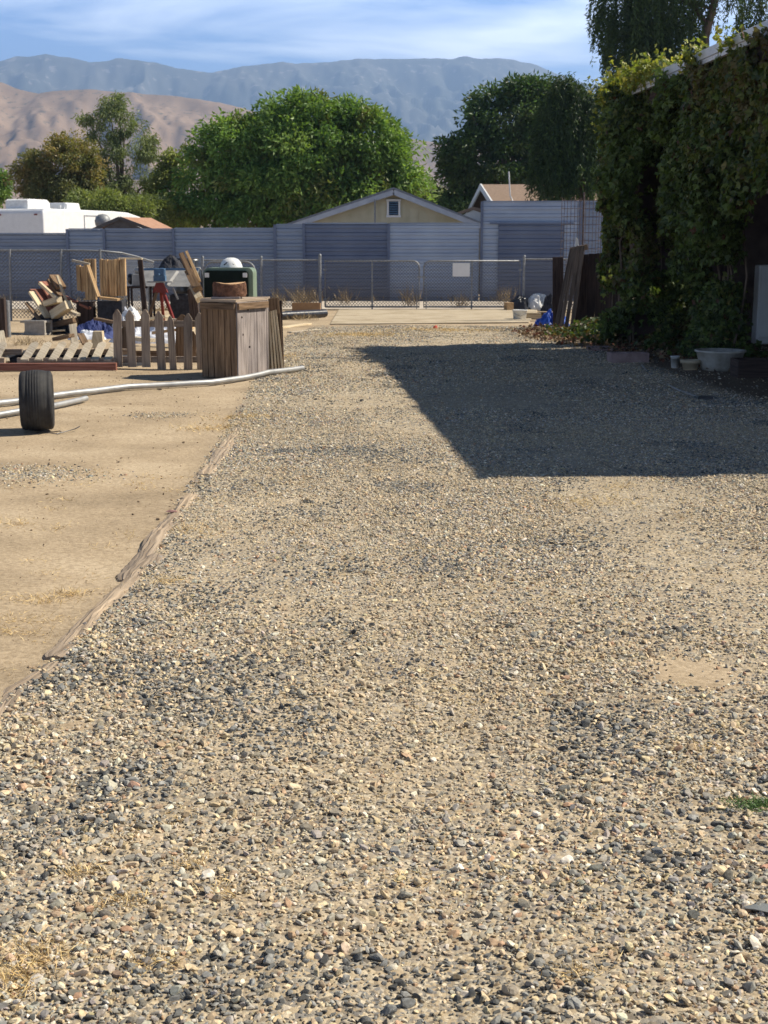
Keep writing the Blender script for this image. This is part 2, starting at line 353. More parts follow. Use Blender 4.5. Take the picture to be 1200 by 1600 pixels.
# ------------------------------------------------------------------ ground
edge_px = [(-330, 1600), (-120, 1290), (0, 1120), (60, 1050), (180, 930), (280, 790), (350, 680), (395, 600), (450, 525), (500, 507)]
EP = [G(*p) for p in edge_px]; EY = np.array([p.y for p in EP]); EX = np.array([p.x for p in EP])
def edge_x(y): return np.interp(y, EY, EX)
def gravel_mask(x, y):
    m = np.clip((x - edge_x(y)) / .12 + .5, 0, 1) * np.clip((26.6 - y) / 1.6, 0, 1)
    m = m * np.clip((6.5 - x) / 1.0, 0, 1)
    for (px, py, rx, ry) in ((40, 745, .62, .5), (250, 650, .45, .3)):       # pebble patches out on the sand
        g = G(px, py); m = np.maximum(m, np.clip(1.25 - np.hypot((x - g.x) / rx, (y - g.y) / ry), 0, 1) * .62)
    bare = 0
    for (px, py, rx, ry, a) in ((1085, 1055, .24, .30, .9), (1010, 1100, .25, .15, .5), (760, 925, .5, .25, .45), (300, 1000, .2, .2, .35), (960, 1020, .3, .2, .35), (1150, 1300, .2, .25, .5), (640, 940, .35, .3, .35), (120, 1135, .12, .1, .7), (260, 1260, .16, .1, .6), (1180, 900, .5, .5, .4)):
        g = G(px, py); bare = np.maximum(bare, np.clip(1.3 - np.hypot((x - g.x) / rx, (y - g.y) / ry), 0, 1) * a)
    return np.clip(m - bare, 0, 1)
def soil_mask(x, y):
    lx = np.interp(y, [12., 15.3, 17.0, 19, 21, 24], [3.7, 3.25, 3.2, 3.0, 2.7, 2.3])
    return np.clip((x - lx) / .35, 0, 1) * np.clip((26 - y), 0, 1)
def gh(x, y):                                # ground height
    near = np.clip((30 - np.abs(y)) / 6, 0, 1) * np.clip((12 - np.abs(x)) / 3, 0, 1)
    m = gravel_mask(x, y)
    return near * ((fbm(x, y, .7, 4, 2) - .5) * .05 + (fbm(x, y, 4, 3, 4) - .5) * .022 * (.35 + m) + .018 * m)
def spread(a, b, st, far):
    c = list(np.arange(a, b, st)); d = st; lo = [a]; hi = [b]
    while lo[-1] > -far: d *= 1.45; lo.append(lo[-1] - d)
    d = st
    while hi[-1] < far: d *= 1.45; hi.append(hi[-1] + d)
    return np.array(lo[::-1][:-1] + c + hi)
xs = spread(-9, 9, .075, 9000); ys = spread(1.2, 30, .075, 12000)
X, Y = np.meshgrid(xs, ys); Z = gh(X, Y); nx, ny = len(xs), len(ys)
V = np.stack([X.ravel(), Y.ravel(), Z.ravel()], 1)
ii = np.arange(nx * ny).reshape(ny, nx); F = np.stack([ii[:-1, :-1], ii[:-1, 1:], ii[1:, 1:], ii[1:, :-1]], -1).reshape(-1, 4)
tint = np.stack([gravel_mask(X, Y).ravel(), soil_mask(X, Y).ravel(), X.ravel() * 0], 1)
tag(np_mesh('ground', V, F, M['ground'], tint, smooth=True), kind='structure')

# gravel : loose stones of three sizes
def proto(sub, seed):
    r = np.random.default_rng(seed); bm = bmesh.new(); bmesh.ops.create_icosphere(bm, subdivisions=sub, radius=1)
    v = np.array([p.co[:] for p in bm.verts]); f = np.array([[q.index for q in p.verts] for p in bm.faces]); bm.free()
    for _ in range(12):
        n = r.normal(size=3); n /= np.linalg.norm(n); d = r.uniform(.38, .75); k = v @ n - d
        v = v - np.clip(k, 0, None)[:, None] * n
    return v * np.array([1, r.uniform(.62, .95), r.uniform(.4, .68)]), f
def octa():
    v = np.array([(1, 0, 0), (0, .8, 0), (-1, .1, 0), (0, -.8, .1), (.1, 0, .6), (0, 0, -.5)], float)
    return v, np.array([(0, 1, 4), (1, 2, 4), (2, 3, 4), (3, 0, 4), (1, 0, 5), (2, 1, 5), (3, 2, 5), (0, 3, 5)])
PAL = np.array([(.11, .11, .104), (.21, .21, .196), (.31, .305, .28), (.42, .40, .345), (.52, .41, .25), (.72, .59, .39), (.58, .46, .30), (.27, .19, .13), (.44, .26, .16), (.74, .69, .58)])
PW = np.array([.10, .14, .15, .15, .11, .10, .10, .05, .03, .07]); PW = PW / PW.sum()
def rotmats(n, tilt=1.0):
    a = rng.uniform(0, 2 * np.pi, n); b = rng.normal(0, .45 * tilt, n); c = rng.normal(0, .45 * tilt, n)
    ca, sa, cb, sb, cc, sc = np.cos(a), np.sin(a), np.cos(b), np.sin(b), np.cos(c), np.sin(c); z = np.zeros(n); o = np.ones(n)
    Rz = np.stack([ca, -sa, z, sa, ca, z, z, z, o], 1).reshape(-1, 3, 3); Rx = np.stack([o, z, z, z, cb, -sb, z, sb, cb], 1).reshape(-1, 3, 3)
    Ry = np.stack([cc, z, sc, z, o, z, -sc, z, cc], 1).reshape(-1, 3, 3)
    return Rz @ Rx @ Ry
def scatter(P, S_, protos, C, sink=.25):
    Vs, Fs, Ts = [], [], []; base = 0; pid = rng.integers(0, len(protos), len(P))
    for k, (pv, pf) in enumerate(protos):
        idx = np.where(pid == k)[0]
        if len(idx) == 0: continue
        R = rotmats(len(idx)); q = np.einsum('nij,vj->nvi', R, pv) * S_[idx][:, None, None]
        q = q + P[idx][:, None, :]; nv = len(pv)
        Vs.append(q.reshape(-1, 3)); Fs.append((pf[None] + (np.arange(len(idx)) * nv)[:, None, None] + base).reshape(-1, pf.shape[1]))
        Ts.append(np.repeat(C[idx], nv, 0)); base += len(idx) * nv
    return np.concatenate(Vs), np.concatenate(Fs), np.concatenate(Ts)
def stones(y0, y1, dens, smed, ssig, protos, sink, power=1.0, clump=0.0, lightbias=0, margin=.7, name='g'):
    hw = lambda y: .29 * y + margin
    n = int(dens * (y1 - y0) * 2 * hw(y1)); x = rng.uniform(-hw(y1), hw(y1), n); y = rng.uniform(y0, y1, n)
    k = (np.abs(x) < hw(y)) & (x < 6.2); x, y = x[k], y[k]
    p = gravel_mask(x, y) ** power; p = np.where(p < .3, p * .25, p)
    c1 = fbm(x * .8, y * .55, 1.1, 4, 1); track = np.exp(-((x - (.12 - .028 * y)) / .35) ** 2) * .35 + np.exp(-((x - (1.65 - .028 * y)) / .38) ** 2) * .3
    if clump: p = p * np.clip((c1 - .36 - track * .25) * clump + .35, .04, 1)
    p = p * (1 - soil_mask(x, y) * .93)
    k = rng.random(len(x)) < p; x, y, c1, track = x[k], y[k], c1[k], track[k]
    s = smed * np.exp(rng.normal(0, ssig, len(x))); s = np.clip(s, smed * .4, smed * 2.5)
    z = gh(x, y) + s * sink
    c = PAL[rng.choice(len(PAL), len(x), p=PW)] * rng.uniform(.8, 1.2, (len(x), 1)) * (1 + rng.normal(0, .03, (len(x), 3)))
    darkcl = np.clip((fbm(x, y, 1.9, 3, 5) - .58) * 5, 0, .55); dust = np.clip(fbm(x, y, .9, 4, 6) * .9 - .26 + track * .35, .02, .45)[:, None]; c = c * (1 - dust) + np.array([(.50, .405, .265)]) * dust; dk = rng.random(len(x)) < darkcl
    c[dk] = PAL[rng.integers(0, 3, dk.sum())] * rng.uniform(.6, 1.1, (dk.sum(), 1))
    return scatter(np.stack([x, y, z], 1), s, protos, c)
P2 = [proto(2, i) for i in range(14)]; P1 = [proto(1, 40 + i) for i in range(10)]; P0 = [octa()]
parts = [
    stones(2.0, 5.2, 4600, .0094, .38, P2, .15, clump=2.4),
    stones(2.0, 5.2, 12500, .0062, .30, P1, .15, clump=.8),
    stones(5.2, 12.5, 3200, .0098, .38, P1, .15, clump=2.4),
    stones(5.2, 12.5, 5500, .0064, .3, P0, .15, clump=1.0),
    stones(12.5, 26, 1300, .0125, .38, P1, .15, clump=2.4),
    stones(12.5, 26, 1400, .008, .3, P0, .15, clump=1.0),
]
# a thin scatter of crumbs over the sand
n = 22000; x = rng.uniform(-7, 2, n); y = 2.5 + rng.random(n) ** .8 * 22; k = (gravel_mask(x, y) < .3) & (rng.random(n) < .5 + .8 * (fbm(x, y, .8, 3, 3) - .5)); x, y = x[k], y[k]
s = .0058 * np.exp(rng.normal(0, .55, len(x))); c = np.array([(.3, .22, .14)]) * rng.uniform(.35, 1.4, (len(x), 1))
parts.append(scatter(np.stack([x, y, gh(x, y) + s * .2], 1), s, P1, c))
Vs, Fs, Ts = [], [], []; b_ = 0
for v, f, t_ in parts: Vs.append(v); Fs.append(f + b_); Ts.append(t_); b_ += len(v)
tag(np_mesh('gravel', np.concatenate(Vs), np.concatenate(Fs), M['stone'], np.concatenate(Ts)), 'loose grey and tan gravel spread over the driveway', 'gravel', kind='stuff')
del Vs, Fs, Ts, parts

# concrete slab and the alley behind the gate
def poly_sheet(name, pts, z, mat_, th=0):
    mb = MB((0, 0, 0)); n = len(pts)
    top = [Vector((p[0], p[1], z)) for p in pts]
    if th:
        bot = [Vector((p[0], p[1], z - th)) for p in pts]
        mb.add(top + bot, [tuple(range(n))] + [(i, (i + 1) % n, (i + 1) % n + n, i + n) for i in range(n)])
    else: mb.add(top, [tuple(range(n))])
    return tag(mb.build(name, mat_), kind='structure')
a, b2, c, d = G(516, 508), G(826, 505), G(840, 485), G(530, 484.5)
poly_sheet('concrete_apron', [a, b2, (c.x, 32.4), (d.x, 32.4)], .025, M['concrete'], .08)
M['alley'] = mat('pale_alley_dirt', (.40, .34, .27), (.52, .46, .38), 1.2, 1, .2)
poly_sheet('alley', [(-40, 32.9), (40, 32.9), (40, 38.0), (-40, 38.0)], .012, M['alley'])

# ------------------------------------------------------------------ hills
def hillmat(name, cols, sc, veg, vegc):
    m, t, b = new_mat(name); l = t.links.new; tc = N(t, 'ShaderNodeTexCoord')
    n = N(t, 'ShaderNodeTexNoise'); n.inputs['Scale'].default_value = sc; n.inputs['Detail'].default_value = 9; n.inputs['Roughness'].default_value = .6; l(tc.outputs['Object'], n.inputs[0])
    r = ramp(t, cols, [.32, .5, .68]); l(n.outputs[0], r.inputs[0])
    n2 = N(t, 'ShaderNodeTexNoise'); n2.inputs['Scale'].default_value = sc * 14; n2.inputs['Detail'].default_value = 5; l(tc.outputs['Object'], n2.inputs[0])
    r2 = ramp(t, [(0, 0, 0), (1, 1, 1)], [veg, veg + .06]); l(n2.outputs[0], r2.inputs[0])
    mi = N(t, 'ShaderNodeMixRGB'); mi.inputs[2].default_value = (*vegc, 1); l(r2.outputs[0], mi.inputs[0]); l(r.outputs[0], mi.inputs[1]); l(mi.outputs[0], b.inputs['Base Color'])
    b.inputs['Roughness'].default_value = 1; b.inputs['Specular IOR Level'].default_value = .05
    return m
def hill(name, prof, Yr, depth, m, rough, seed, nxx=420, nyy=90, jag=0):
    xs_ = np.array([AT(p[0], p[1], Yr).x for p in prof]); zs_ = np.array([AT(p[0], p[1], Yr).z for p in prof])
    gx = np.linspace(xs_[0], xs_[-1], nxx); v = np.linspace(0, 1.35, nyy); U, Vv = np.meshgrid(gx, v)
    yy = Yr - depth + Vv * depth; ridge = np.interp(U, xs_, zs_) + (fbm(U, U * 0, 14. / (xs_[-1] - xs_[0]) * 4, 5, seed) - .5) * jag
    up = np.clip(Vv, 0, 1); prof_ = up ** 1.25; prof_ = np.where(Vv > 1, 1 - (Vv - 1) * 1.2, prof_)
    L_ = (xs_[-1] - xs_[0])
    gully = np.abs(fbm(U + Vv * depth * .25, Vv * depth * .35, 22. / L_, 6, seed + 1, .55) - .5) * 2
    env = np.sin(np.clip(up, 0, 1) * np.pi) ** .6
    zz = ridge * prof_ - gully * rough * env * ridge
    Vt = np.stack([U.ravel(), yy.ravel(), zz.ravel() - 2], 1); i_ = np.arange(nxx * nyy).reshape(nyy, nxx)
    F_ = np.stack([i_[:-1, :-1], i_[:-1, 1:], i_[1:, 1:], i_[1:, :-1]], -1).reshape(-1, 4)
    return tag(np_mesh(name, Vt, F_, m, smooth=True), kind='structure')
far = [(-700, 120), (-400, 105), (-150, 112), (0, 98), (30, 88), (70, 83), (110, 90), (140, 97), (180, 93), (240, 98), (275, 105), (330, 111), (380, 103), (440, 99), (520, 96), (600, 93), (700, 92), (730, 88), (800, 90), (830, 98), (880, 118), (950, 140), (1100, 160), (1400, 190), (1900, 180)]
M['far_hill'] = hillmat('far_mountain_rock', [(.075, .085, .07), (.12, .12, .1), (.2, .19, .17)], .0016, .6, (.3, .28, .26))
M['near_hill'] = hillmat('dry_grass_hill', [(.19, .13, .085), (.26, .18, .12), (.33, .235, .16)], .006, .6, (.13, .11, .08))
hill('mountain_range', far, 7000, 3200, M['far_hill'], .55, 3, 760, 190, jag=40)
near = [(-600, 90), (-250, 100), (-60, 115), (0, 124), (25, 133), (60, 141), (100, 138), (150, 137), (210, 140), (270, 147), (340, 157), (400, 172), (500, 195), (600, 208), (700, 222), (850, 250), (1000, 290), (1300, 330), (1800, 345)]
hill('brown_hills', near, 2600, 1300, M['near_hill'], .34, 1, 620, 150, jag=8)
# the air between here and the mountains
hz = MB(); hz.box((0, 4600, 488), (15000, 9800, 980)); ho = hz.build('haze', M['black'])
mh, th_, bh = new_mat('haze_air'); th_.nodes.remove(bh); pv = N(th_, 'ShaderNodeVolumePrincipled')
pv.inputs['Color'].default_value = (.41, .62, 1.0, 1); pv.inputs['Density'].default_value = .00020; pv.inputs['Anisotropy'].default_value = .25
th_.links.new(pv.outputs[0], th_.nodes['Material Output'].inputs['Volume']); ho.data.materials.clear(); ho.data.materials.append(mh); tag(ho, kind='stuff')

# ------------------------------------------------------------------ foliage
RH = (np.array([(0, 0, 0), (.5, .45, .12), (0, 1, 0), (-.5, .45, .12)], float), np.array([[0, 1, 2, 3]]))
VINE = (np.array([(0, 0, 0), (.35, .05, .05), (.62, .42, .0), (.28, .5, .08), (0, 1, -.12), (-.28, .5, .08), (-.62, .42, 0), (-.35, .05, .05)], float), np.array([[0, 1, 3, 4], [1, 2, 3, 3], [0, 4, 5, 7], [7, 5, 6, 6]]))
def unit(a): return a / np.maximum(np.linalg.norm(a, axis=1, keepdims=True), 1e-9)
def leaves(P, D, size, width, C, shape=RH, nb=None):
    """P positions, D length directions"""
    n = len(P); D = unit(D); r_ = rng.normal(size=(n, 3))
    if nb is not None: r_ = r_ + nb
    Xa = unit(np.cross(D, r_)); Na = np.cross(Xa, D); pv, pf = shape
    q = P[:, None, :] + Xa[:, None, :] * (pv[None, :, 0:1] * width[:, None, None]) + D[:, None, :] * (pv[None, :, 1:2] * size[:, None, None]) + Na[:, None, :] * (pv[None, :, 2:3] * size[:, None, None])
    nv = len(pv); f = (pf[None] + (np.arange(n) * nv)[:, None, None]).reshape(-1, pf.shape[1])
    return q.reshape(-1, 3), f, np.repeat(C, nv, 0)
def tri_split(F_):                           # quads with a doubled vertex become triangles: keep all as triangles
    a = F_[:, [0, 1, 2]]; b = F_[:, [0, 2, 3]]; ok = F_[:, 2] != F_[:, 3]
    return np.concatenate([a, b[ok]])
def ell(px, py, rx, ry, Y, depth=None):      # blob given in photo pixels at distance Y
    c = AT(px, py, Y); s_ = Y / FPX * 1.02
    return (c.x, Y, c.z, rx * s_, (depth if depth else rx * s_ * .9), ry * s_)
def crown_pts(blobs, nclump, rc):
    B = np.array(blobs); B[:, 3:6] = np.maximum(B[:, 3:6] - rc * .75, .25); w_ = (B[:, 3] * B[:, 5] + B[:, 4] * B[:, 5]); k = rng.choice(len(B), nclump, p=w_ / w_.sum()); b = B[k]
    d = unit(rng.normal(size=(nclump, 3))); r_ = rng.uniform(.5, 1.0, nclump) ** .5
    return b[:, :3] + d * b[:, 3:6] * r_[:, None], d
def tree(name, label, blobs, base, cols, leaf=.22, lw=.4, ncl=260, per=150, rc=.7, droop=.4, tr=.22, cat='tree', group=None, limbs=9, trunk=True, flat=.7):
    base = Vector(base); t = thing(name, base, label, cat, group)
    c, d = crown_pts(blobs, ncl, rc); k = np.repeat(np.arange(ncl), per); n = len(k)
    rcs = rc * rng.uniform(.55, 1.25, ncl)
    o_ = unit(rng.normal(size=(n, 3))) * (rng.random(n) ** .45)[:, None] * rcs[k][:, None] * np.array([1, 1, flat])
    P = c[k] + o_; D = rng.normal(size=(n, 3)) * .7 + d[k] * .5 + unit(o_) * .5 + np.array([0, 0, -droop])
    s_ = leaf * rng.uniform(.6, 1.3, n); ca = np.array(cols); cc = ca[rng.integers(0, len(ca), ncl)][k] * rng.uniform(.75, 1.3, (n, 1)) * rng.uniform(.85, 1.15, (ncl, 1))[k]
    P[:, 2] = np.maximum(P[:, 2], .15)
    V_, F_, T_ = leaves(P, D, s_, s_ * lw, cc)
    np_mesh('crown', V_, F_, M['leaf'], T_, t, org=base)
    if trunk:
        B = np.array(blobs); top = Vector((float(np.average(B[:, 0], weights=B[:, 3])), base.y, float(B[:, 2].mean())))
        mb = MB(base); fork = base.lerp(top, .45)
        mb.tube([base - Vector((0, 0, .1)), base.lerp(fork, .5) + Vector((tr * .3, 0, 0)), fork], [tr * 1.3, tr, tr * .8], 10)
        for i in range(limbs):
            j = c[int(rng.integers(0, ncl))]; e = Vector(j); m_ = fork.lerp(e, .5) + Vector((0, 0, .15 * (e - fork).length))
            mb.tube([fork, m_, e], [tr * .55, tr * .3, tr * .08], 6)
        mb.build('trunk', M['bark'], t)
    return t
def weeping(name, label, blobs, base, cols, nstr=900, per=26, ln=(1.0, 2.2), leaf=.1, lw=.22, tr=.22, forks=(), cat='tree', group=None):
    base = Vector(base); t = thing(name, base, label, cat, group)
    c, d = crown_pts(blobs, nstr, .2); c[:, 2] += .2
    l_ = rng.uniform(*ln, nstr); k = np.repeat(np.arange(nstr), per); u = np.tile(np.linspace(0, 1, per), nstr); n = len(k)
    out = unit(d * np.array([1, 1, .1])); curve = np.sin(np.minimum(u, 1) * 1.6) * .35
    P = c[k] + out[k] * (curve * .6)[:, None] + np.stack([np.zeros(n), np.zeros(n), -u * l_[k] + curve * .15], 1) + rng.normal(0, .035, (n, 3))
    D = rng.normal(size=(n, 3)) * .55 + out[k] * .3 + np.array([0, 0, -.9]); s_ = leaf * rng.uniform(.7, 1.5, n)
    ca = np.array(cols); cc = ca[rng.integers(0, len(ca), nstr)][k] * rng.uniform(.75, 1.3, (n, 1))
    P[:, 2] = np.maximum(P[:, 2], .2)
    V_, F_, T_ = leaves(P, D, s_, s_ * lw, cc); np_mesh('crown', V_, F_, M['leaf'], T_, t, org=base)
    mb = MB(base)
    for pts, rr in forks: mb.tube(pts, rr, 9)
    if not forks:
        B = np.array(blobs); top = Vector((base.x, base.y, float(B[:, 2].mean())))
        mb.tube([base - Vector((0, 0, .1)), base.lerp(top, .5) + Vector((.1, 0, 0)), top], [tr * 1.2, tr, tr * .4], 9)
        for i in range(8):
            e = Vector(c[int(rng.integers(0, nstr))]); f_ = base.lerp(top, .6); mb.tube([f_, f_.lerp(e, .5) + Vector((0, 0, .3)), e], [tr * .5, tr * .25, .02], 6)
    mb.build('trunk', M['bark'], t)
    return t
GRN = [(.13, .22, .055), (.165, .265, .065), (.21, .31, .08), (.10, .18, .045)]
DRK = [(.06, .11, .038), (.08, .14, .045), (.07, .105, .042)]
OLV = [(.20, .19, .07), (.24, .205, .075), (.16, .17, .07), (.26, .20, .08)]
SAGE = [(.18, .22, .10), (.22, .26, .12), (.15, .19, .09)]
YEL = [(.20, .24, .07), (.24, .27, .085), (.16, .20, .06)]
g0 = lambda px, Y: (AT(px, 400, Y).x, Y, 0)
Yt = 60
big = [ell(470, 215, 95, 82, Yt), ell(555, 225, 88, 78, Yt), ell(375, 245, 80, 72, Yt), ell(320, 290, 70, 60, Yt), ell(440, 290, 120, 60, Yt), ell(590, 280, 75, 62, Yt), ell(635, 285, 38, 45, Yt), ell(470, 165, 45, 32, Yt), ell(555, 175, 50, 32, Yt), ell(610, 205, 35, 35, Yt), ell(640, 235, 28, 28, Yt), ell(388, 208, 34, 34, Yt), ell(350, 215, 30, 30, Yt), ell(520, 300, 110, 50, Yt), ell(300, 325, 50, 40, Yt), ell(380, 335, 90, 42, Yt), ell(520, 335, 110, 42, Yt), ell(630, 330, 50, 42, Yt), ell(470, 240, 130, 60, Yt)]
tree('shade_tree', 'big bright green spreading tree in the middle behind the pale gabled garage', big, g0(470, Yt), GRN + [(.19, .22, .065)], .25, .42, 640, 130, .75, tr=.3)
Yd = 74
tree('dark_tree', 'dark green dense tree to the right of the gabled garage, behind the tan roof', [ell(790, 190, 75, 70, Yd), ell(730, 255, 60, 62, Yd), ell(830, 160, 55, 50, Yd), ell(850, 230, 60, 80, Yd), ell(770, 250, 90, 60, Yd), ell(720, 300, 50, 35, Yd), ell(880, 180, 45, 55, Yd), ell(760, 325, 110, 35, Yd)], g0(790, Yd), DRK + [(.045, .09, .028)], .28, .42, 330, 120, .8, tr=.3)
Yo = 62
tree('olive_tree', 'round brownish olive tree behind the white trailer', [ell(95, 255, 58, 48, Yo), ell(55, 280, 40, 45, Yo), ell(135, 275, 32, 55, Yo), ell(90, 300, 62, 40, Yo), ell(110, 228, 35, 26, Yo), ell(90, 335, 80, 35, Yo)], g0(95, Yo), OLV, .17, .42, 240, 150, .55, tr=.2)
Yf = 70
tree('feathery_tree', 'tall loose sage green tree with gaps, between the olive tree and the big green tree', [ell(180, 190, 36, 36, Yf), ell(150, 205, 26, 24, Yf), ell(205, 225, 42, 42, Yf), ell(175, 265, 45, 50, Yf), ell(235, 255, 26, 48, Yf), ell(132, 190, 16, 14, Yf), ell(205, 300, 55, 30, Yf), ell(176, 158, 24, 24, Yf), ell(200, 335, 70, 35, Yf)], g0(190, Yf), SAGE,   .2, .28, 170, 110, .5, droop=1.1, tr=.18, limbs=16)
tree('young_tree', 'smaller yellowish green tree at the left foot of the big green tree', [ell(278, 262, 32, 36, 65), ell(262, 300, 34, 44, 65), ell(270, 335, 50, 36, 65), ell(290, 240, 16, 18, 65)], g0(275, 65), YEL, .2, .42, 110, 120, .5, tr=.12)
tree('edge_tree', 'green tree cut by the left edge of the picture behind the trailer roof', [ell(-5, 290, 26, 34, 67), ell(-45, 300, 45, 60, 67)], g0(-20, 67), GRN, .22, .42, 110, 120, .6, tr=.15)
tree('roadside_bush', 'low yellowish bush directly behind the trailer front', [ell(150, 315, 50, 24, 57), ell(205, 325, 38, 22, 57)], g0(170, 57), YEL, .14, .4, 130, 130, .45, trunk=True, tr=.06, cat='bush', limbs=6)
tree('roadside_bush', 'low yellowish bush behind the orange roofed shed', [ell(238, 325, 32, 24, 58), ell(215, 338, 50, 18, 58)], g0(232, 58), YEL + SAGE, .14, .4, 110, 130, .4, tr=.06, cat='bush', limbs=6)
tree('distant_tree', 'far greyish tree seen in the gap between the big green tree and the dark tree', [ell(655, 300, 40, 30, 120), ell(690, 315, 40, 25, 120)], g0(668, 120), SAGE, .35, .4, 70, 100, 1.2, tr=.2)
PEP = [(.06, .095, .035), (.075, .12, .04), (.045, .075, .032)]
weeping('pepper_tree', 'drooping dark green pepper tree above the far end of the vine', [ell(868, 215, 36, 66, 42), ell(862, 255, 34, 40, 42), ell(895, 200, 38, 70, 42), ell(880, 160, 26, 40, 42), ell(900, 265, 42, 40, 42), ell(925, 180, 30, 50, 42), ell(885, 130, 16, 14, 42)], g0(905, 42), PEP, 1300, 30, (.5, 1.3), .13, .26, tr=.16)
Yp = 54
tb = Vector((AT(1108, 100, Yp).x, Yp, 0)); f1 = AT(1100, 60, Yp)
weeping('pepper_tree', 'tall weeping pepper tree with a bare forked trunk behind the patio roof', [ell(985, 20, 55, 45, Yp), ell(1040, -10, 60, 60, Yp), ell(1010, 85, 42, 36, Yp, 1.6), ell(1060, 60, 40, 45, Yp, 1.6), ell(1180, -60, 90, 50, Yp), ell(1175, 20, 25, 30, Yp), ell(960, -30, 35, 40, Yp), ell(1090, -90, 120, 50, Yp), ell(985, 60, 40, 40, Yp), ell(1010, 30, 60, 40, Yp)],
        tb, PEP, 1700, 34, (.8, 2.2), .17, .24,
        forks=[([tb, Vector((tb.x + .1, Yp, 2)), f1, AT(1112, 20, Yp), AT(1122, -20, Yp), AT(1150, -90, Yp)], [.33, .29, .2, .15, .12, .06]),
               ([AT(1108, 45, Yp), AT(1085, 10, Yp), AT(1040, -20, Yp), AT(990, -10, Yp)], [.12, .1, .07, .03]), ([AT(1114, 15, Yp), AT(1090, 8, Yp), AT(1070, 30, Yp)], [.05, .04, .02]), ([AT(1122, -20, Yp), AT(1160, -40, Yp), AT(1200, -30, Yp)], [.07, .05, .02])])

# ------------------------------------------------------------------ metal sheet fence (real horizontal ribs)
def ribbed(mb, p0, p1, z0, z1, pitch=.19, d=.018, y_in=0):
    """horizontally ribbed sheet between two ground points"""
    p0, p1 = Vector(p0), Vector(p1); dx = (p1 - p0).normalized(); nrm = Vector((dx.y, -dx.x, 0)); zs_, os_ = [], []; z = z0
    while z < z1 - 1e-6:
        for f, o_ in ((0, 0), (.42, 0), (.52, d), (.88, d), (.98, 0)):
            zz = z + f * pitch
            if zz <= z1: zs_.append(zz); os_.append(o_)
        z += pitch
    zs_.append(z1); os_.append(0)
    vs = []
    for zz, o_ in zip(zs_, os_):
        for p in (p0, p1): q = p + nrm * o_; vs.append((q.x, q.y, zz))
    n_ = len(zs_); back = []
    for zz in (z0, z1):
        for p in (p0, p1): q = p - nrm * .02; back.append((q.x, q.y, zz))
    fs = [(2 * i, 2 * i + 1, 2 * i + 3, 2 * i + 2) for i in range(n_ - 1)]; b = 2 * n_
    fs += [(b, b + 2, b + 3, b + 1), (2 * n_ - 2, 2 * n_ - 1, b + 3, b + 2)]
    mb.add(vs + back, fs)
YF = 38.2
def zat(py, Y): return AT(600, py, Y).z
segs = [  # px from, px to, top py, material
    (-420, 107, 366, 'fence_blue', 'low grey blue ribbed metal fence in front of the white trailer'),
    (107, 164, 359, 'fence_mid', 'narrow grey blue ribbed metal fence bay left of the orange roofed shed'),
    (164, 272, 359, 'fence_blue', 'grey blue ribbed metal fence bay below the orange roofed shed'),
    (272, 430, 358, 'fence_mid', 'wide grey blue ribbed metal fence bay under the big green tree'),
    (430, 475, 352, 'fence_mid', 'narrow pale metal fence bay under the left eave of the garage'),
    (475, 607, 350, 'fence_darkblue', 'dark blue metal fence bay under the garage vent'),
    (607, 750, 350, 'fence_light', 'light grey metal fence bay under the right half of the garage gable'),
    (752, 905, 316, 'fence_light', 'tall light grey metal wall below the tan roof with a darker sheet on it'),
    (905, 1300, 316, 'fence_mid', 'tall grey metal wall passing behind the wire mesh and the vine')]
for i, (a, b, ty, mk, lab) in enumerate(segs):
    xa, xb = AT(a, 400, YF).x, AT(b, 400, YF).x; t = thing('metal_fence', (xa, YF, 0), lab, 'fence', 'ribbed metal fence bays along the alley')
    mb = MB((xa, YF, 0)); ribbed(mb, (xa + .03, YF, 0), (xb - .03, YF, 0), .0, zat(ty, YF), .19 + .01 * (i % 3)); mb.build('sheet', M[mk], t)
    mb = MB((xa, YF, 0)); mb.box((xa, YF - .03, zat(ty, YF) / 2 + .01), (.07, .07, zat(ty, YF) + .02)); mb.build('post', M['fence_darkblue'], t)
    mb = MB((xa, YF, 0)); mb.box(((xa + xb) / 2, YF, zat(ty, YF) + .02), (xb - xa - .08, .06, .035)); mb.build('top_rail', M['fence_mid'], t)
    if ty == 316 and a == 752:
        mb = MB((xa, YF, 0)); ribbed(mb, (AT(778, 400, YF).x, YF - .06, 0), (AT(880, 400, YF).x, YF - .06, 0), 0.05, zat(350, YF), .21); mb.build('patch_sheet', M['fence_darkblue'], t)
        mb = MB((xa, YF, 0)); mb.box(((AT(768, 400, YF).x + AT(935, 400, YF).x) / 2 - .4, YF - .09, zat(349, YF)), (AT(900, 400, YF).x - AT(770, 400, YF).x, .04, .05)); mb.build('rail', M['fence_darkblue'], t)

# ------------------------------------------------------------------ houses behind the fence
def siding(name, c1, c2, pitch=.3):
    m, t, b = new_mat(name); l = t.links.new; tc = N(t, 'ShaderNodeTexCoord'); sx = N(t, 'ShaderNodeSeparateXYZ'); l(tc.outputs['Object'], sx.inputs[0])
    n = N(t, 'ShaderNodeTexNoise'); n.inputs['Scale'].default_value = 2; n.inputs['Detail'].default_value = 6; l(tc.outputs['Object'], n.inputs[0])
    r = ramp(t, [c1, c2], [.35, .65]); l(n.outputs[0], r.inputs[0]); l(r.outputs[0], b.inputs['Base Color']); b.inputs['Roughness'].default_value = .8; return m
M['yellow_siding'] = siding('pale_yellow_siding', (.44, .40, .27), (.54, .49, .35))
Yg = 43.0
ga = AT(615, 296, Yg); gl = AT(418, 362, Yg); gr = AT(760, 353, Yg)
t = thing('garage', (ga.x, Yg, 0), 'pale yellow garage with a wide low gable and grey fascia above the metal fence', 'garage')
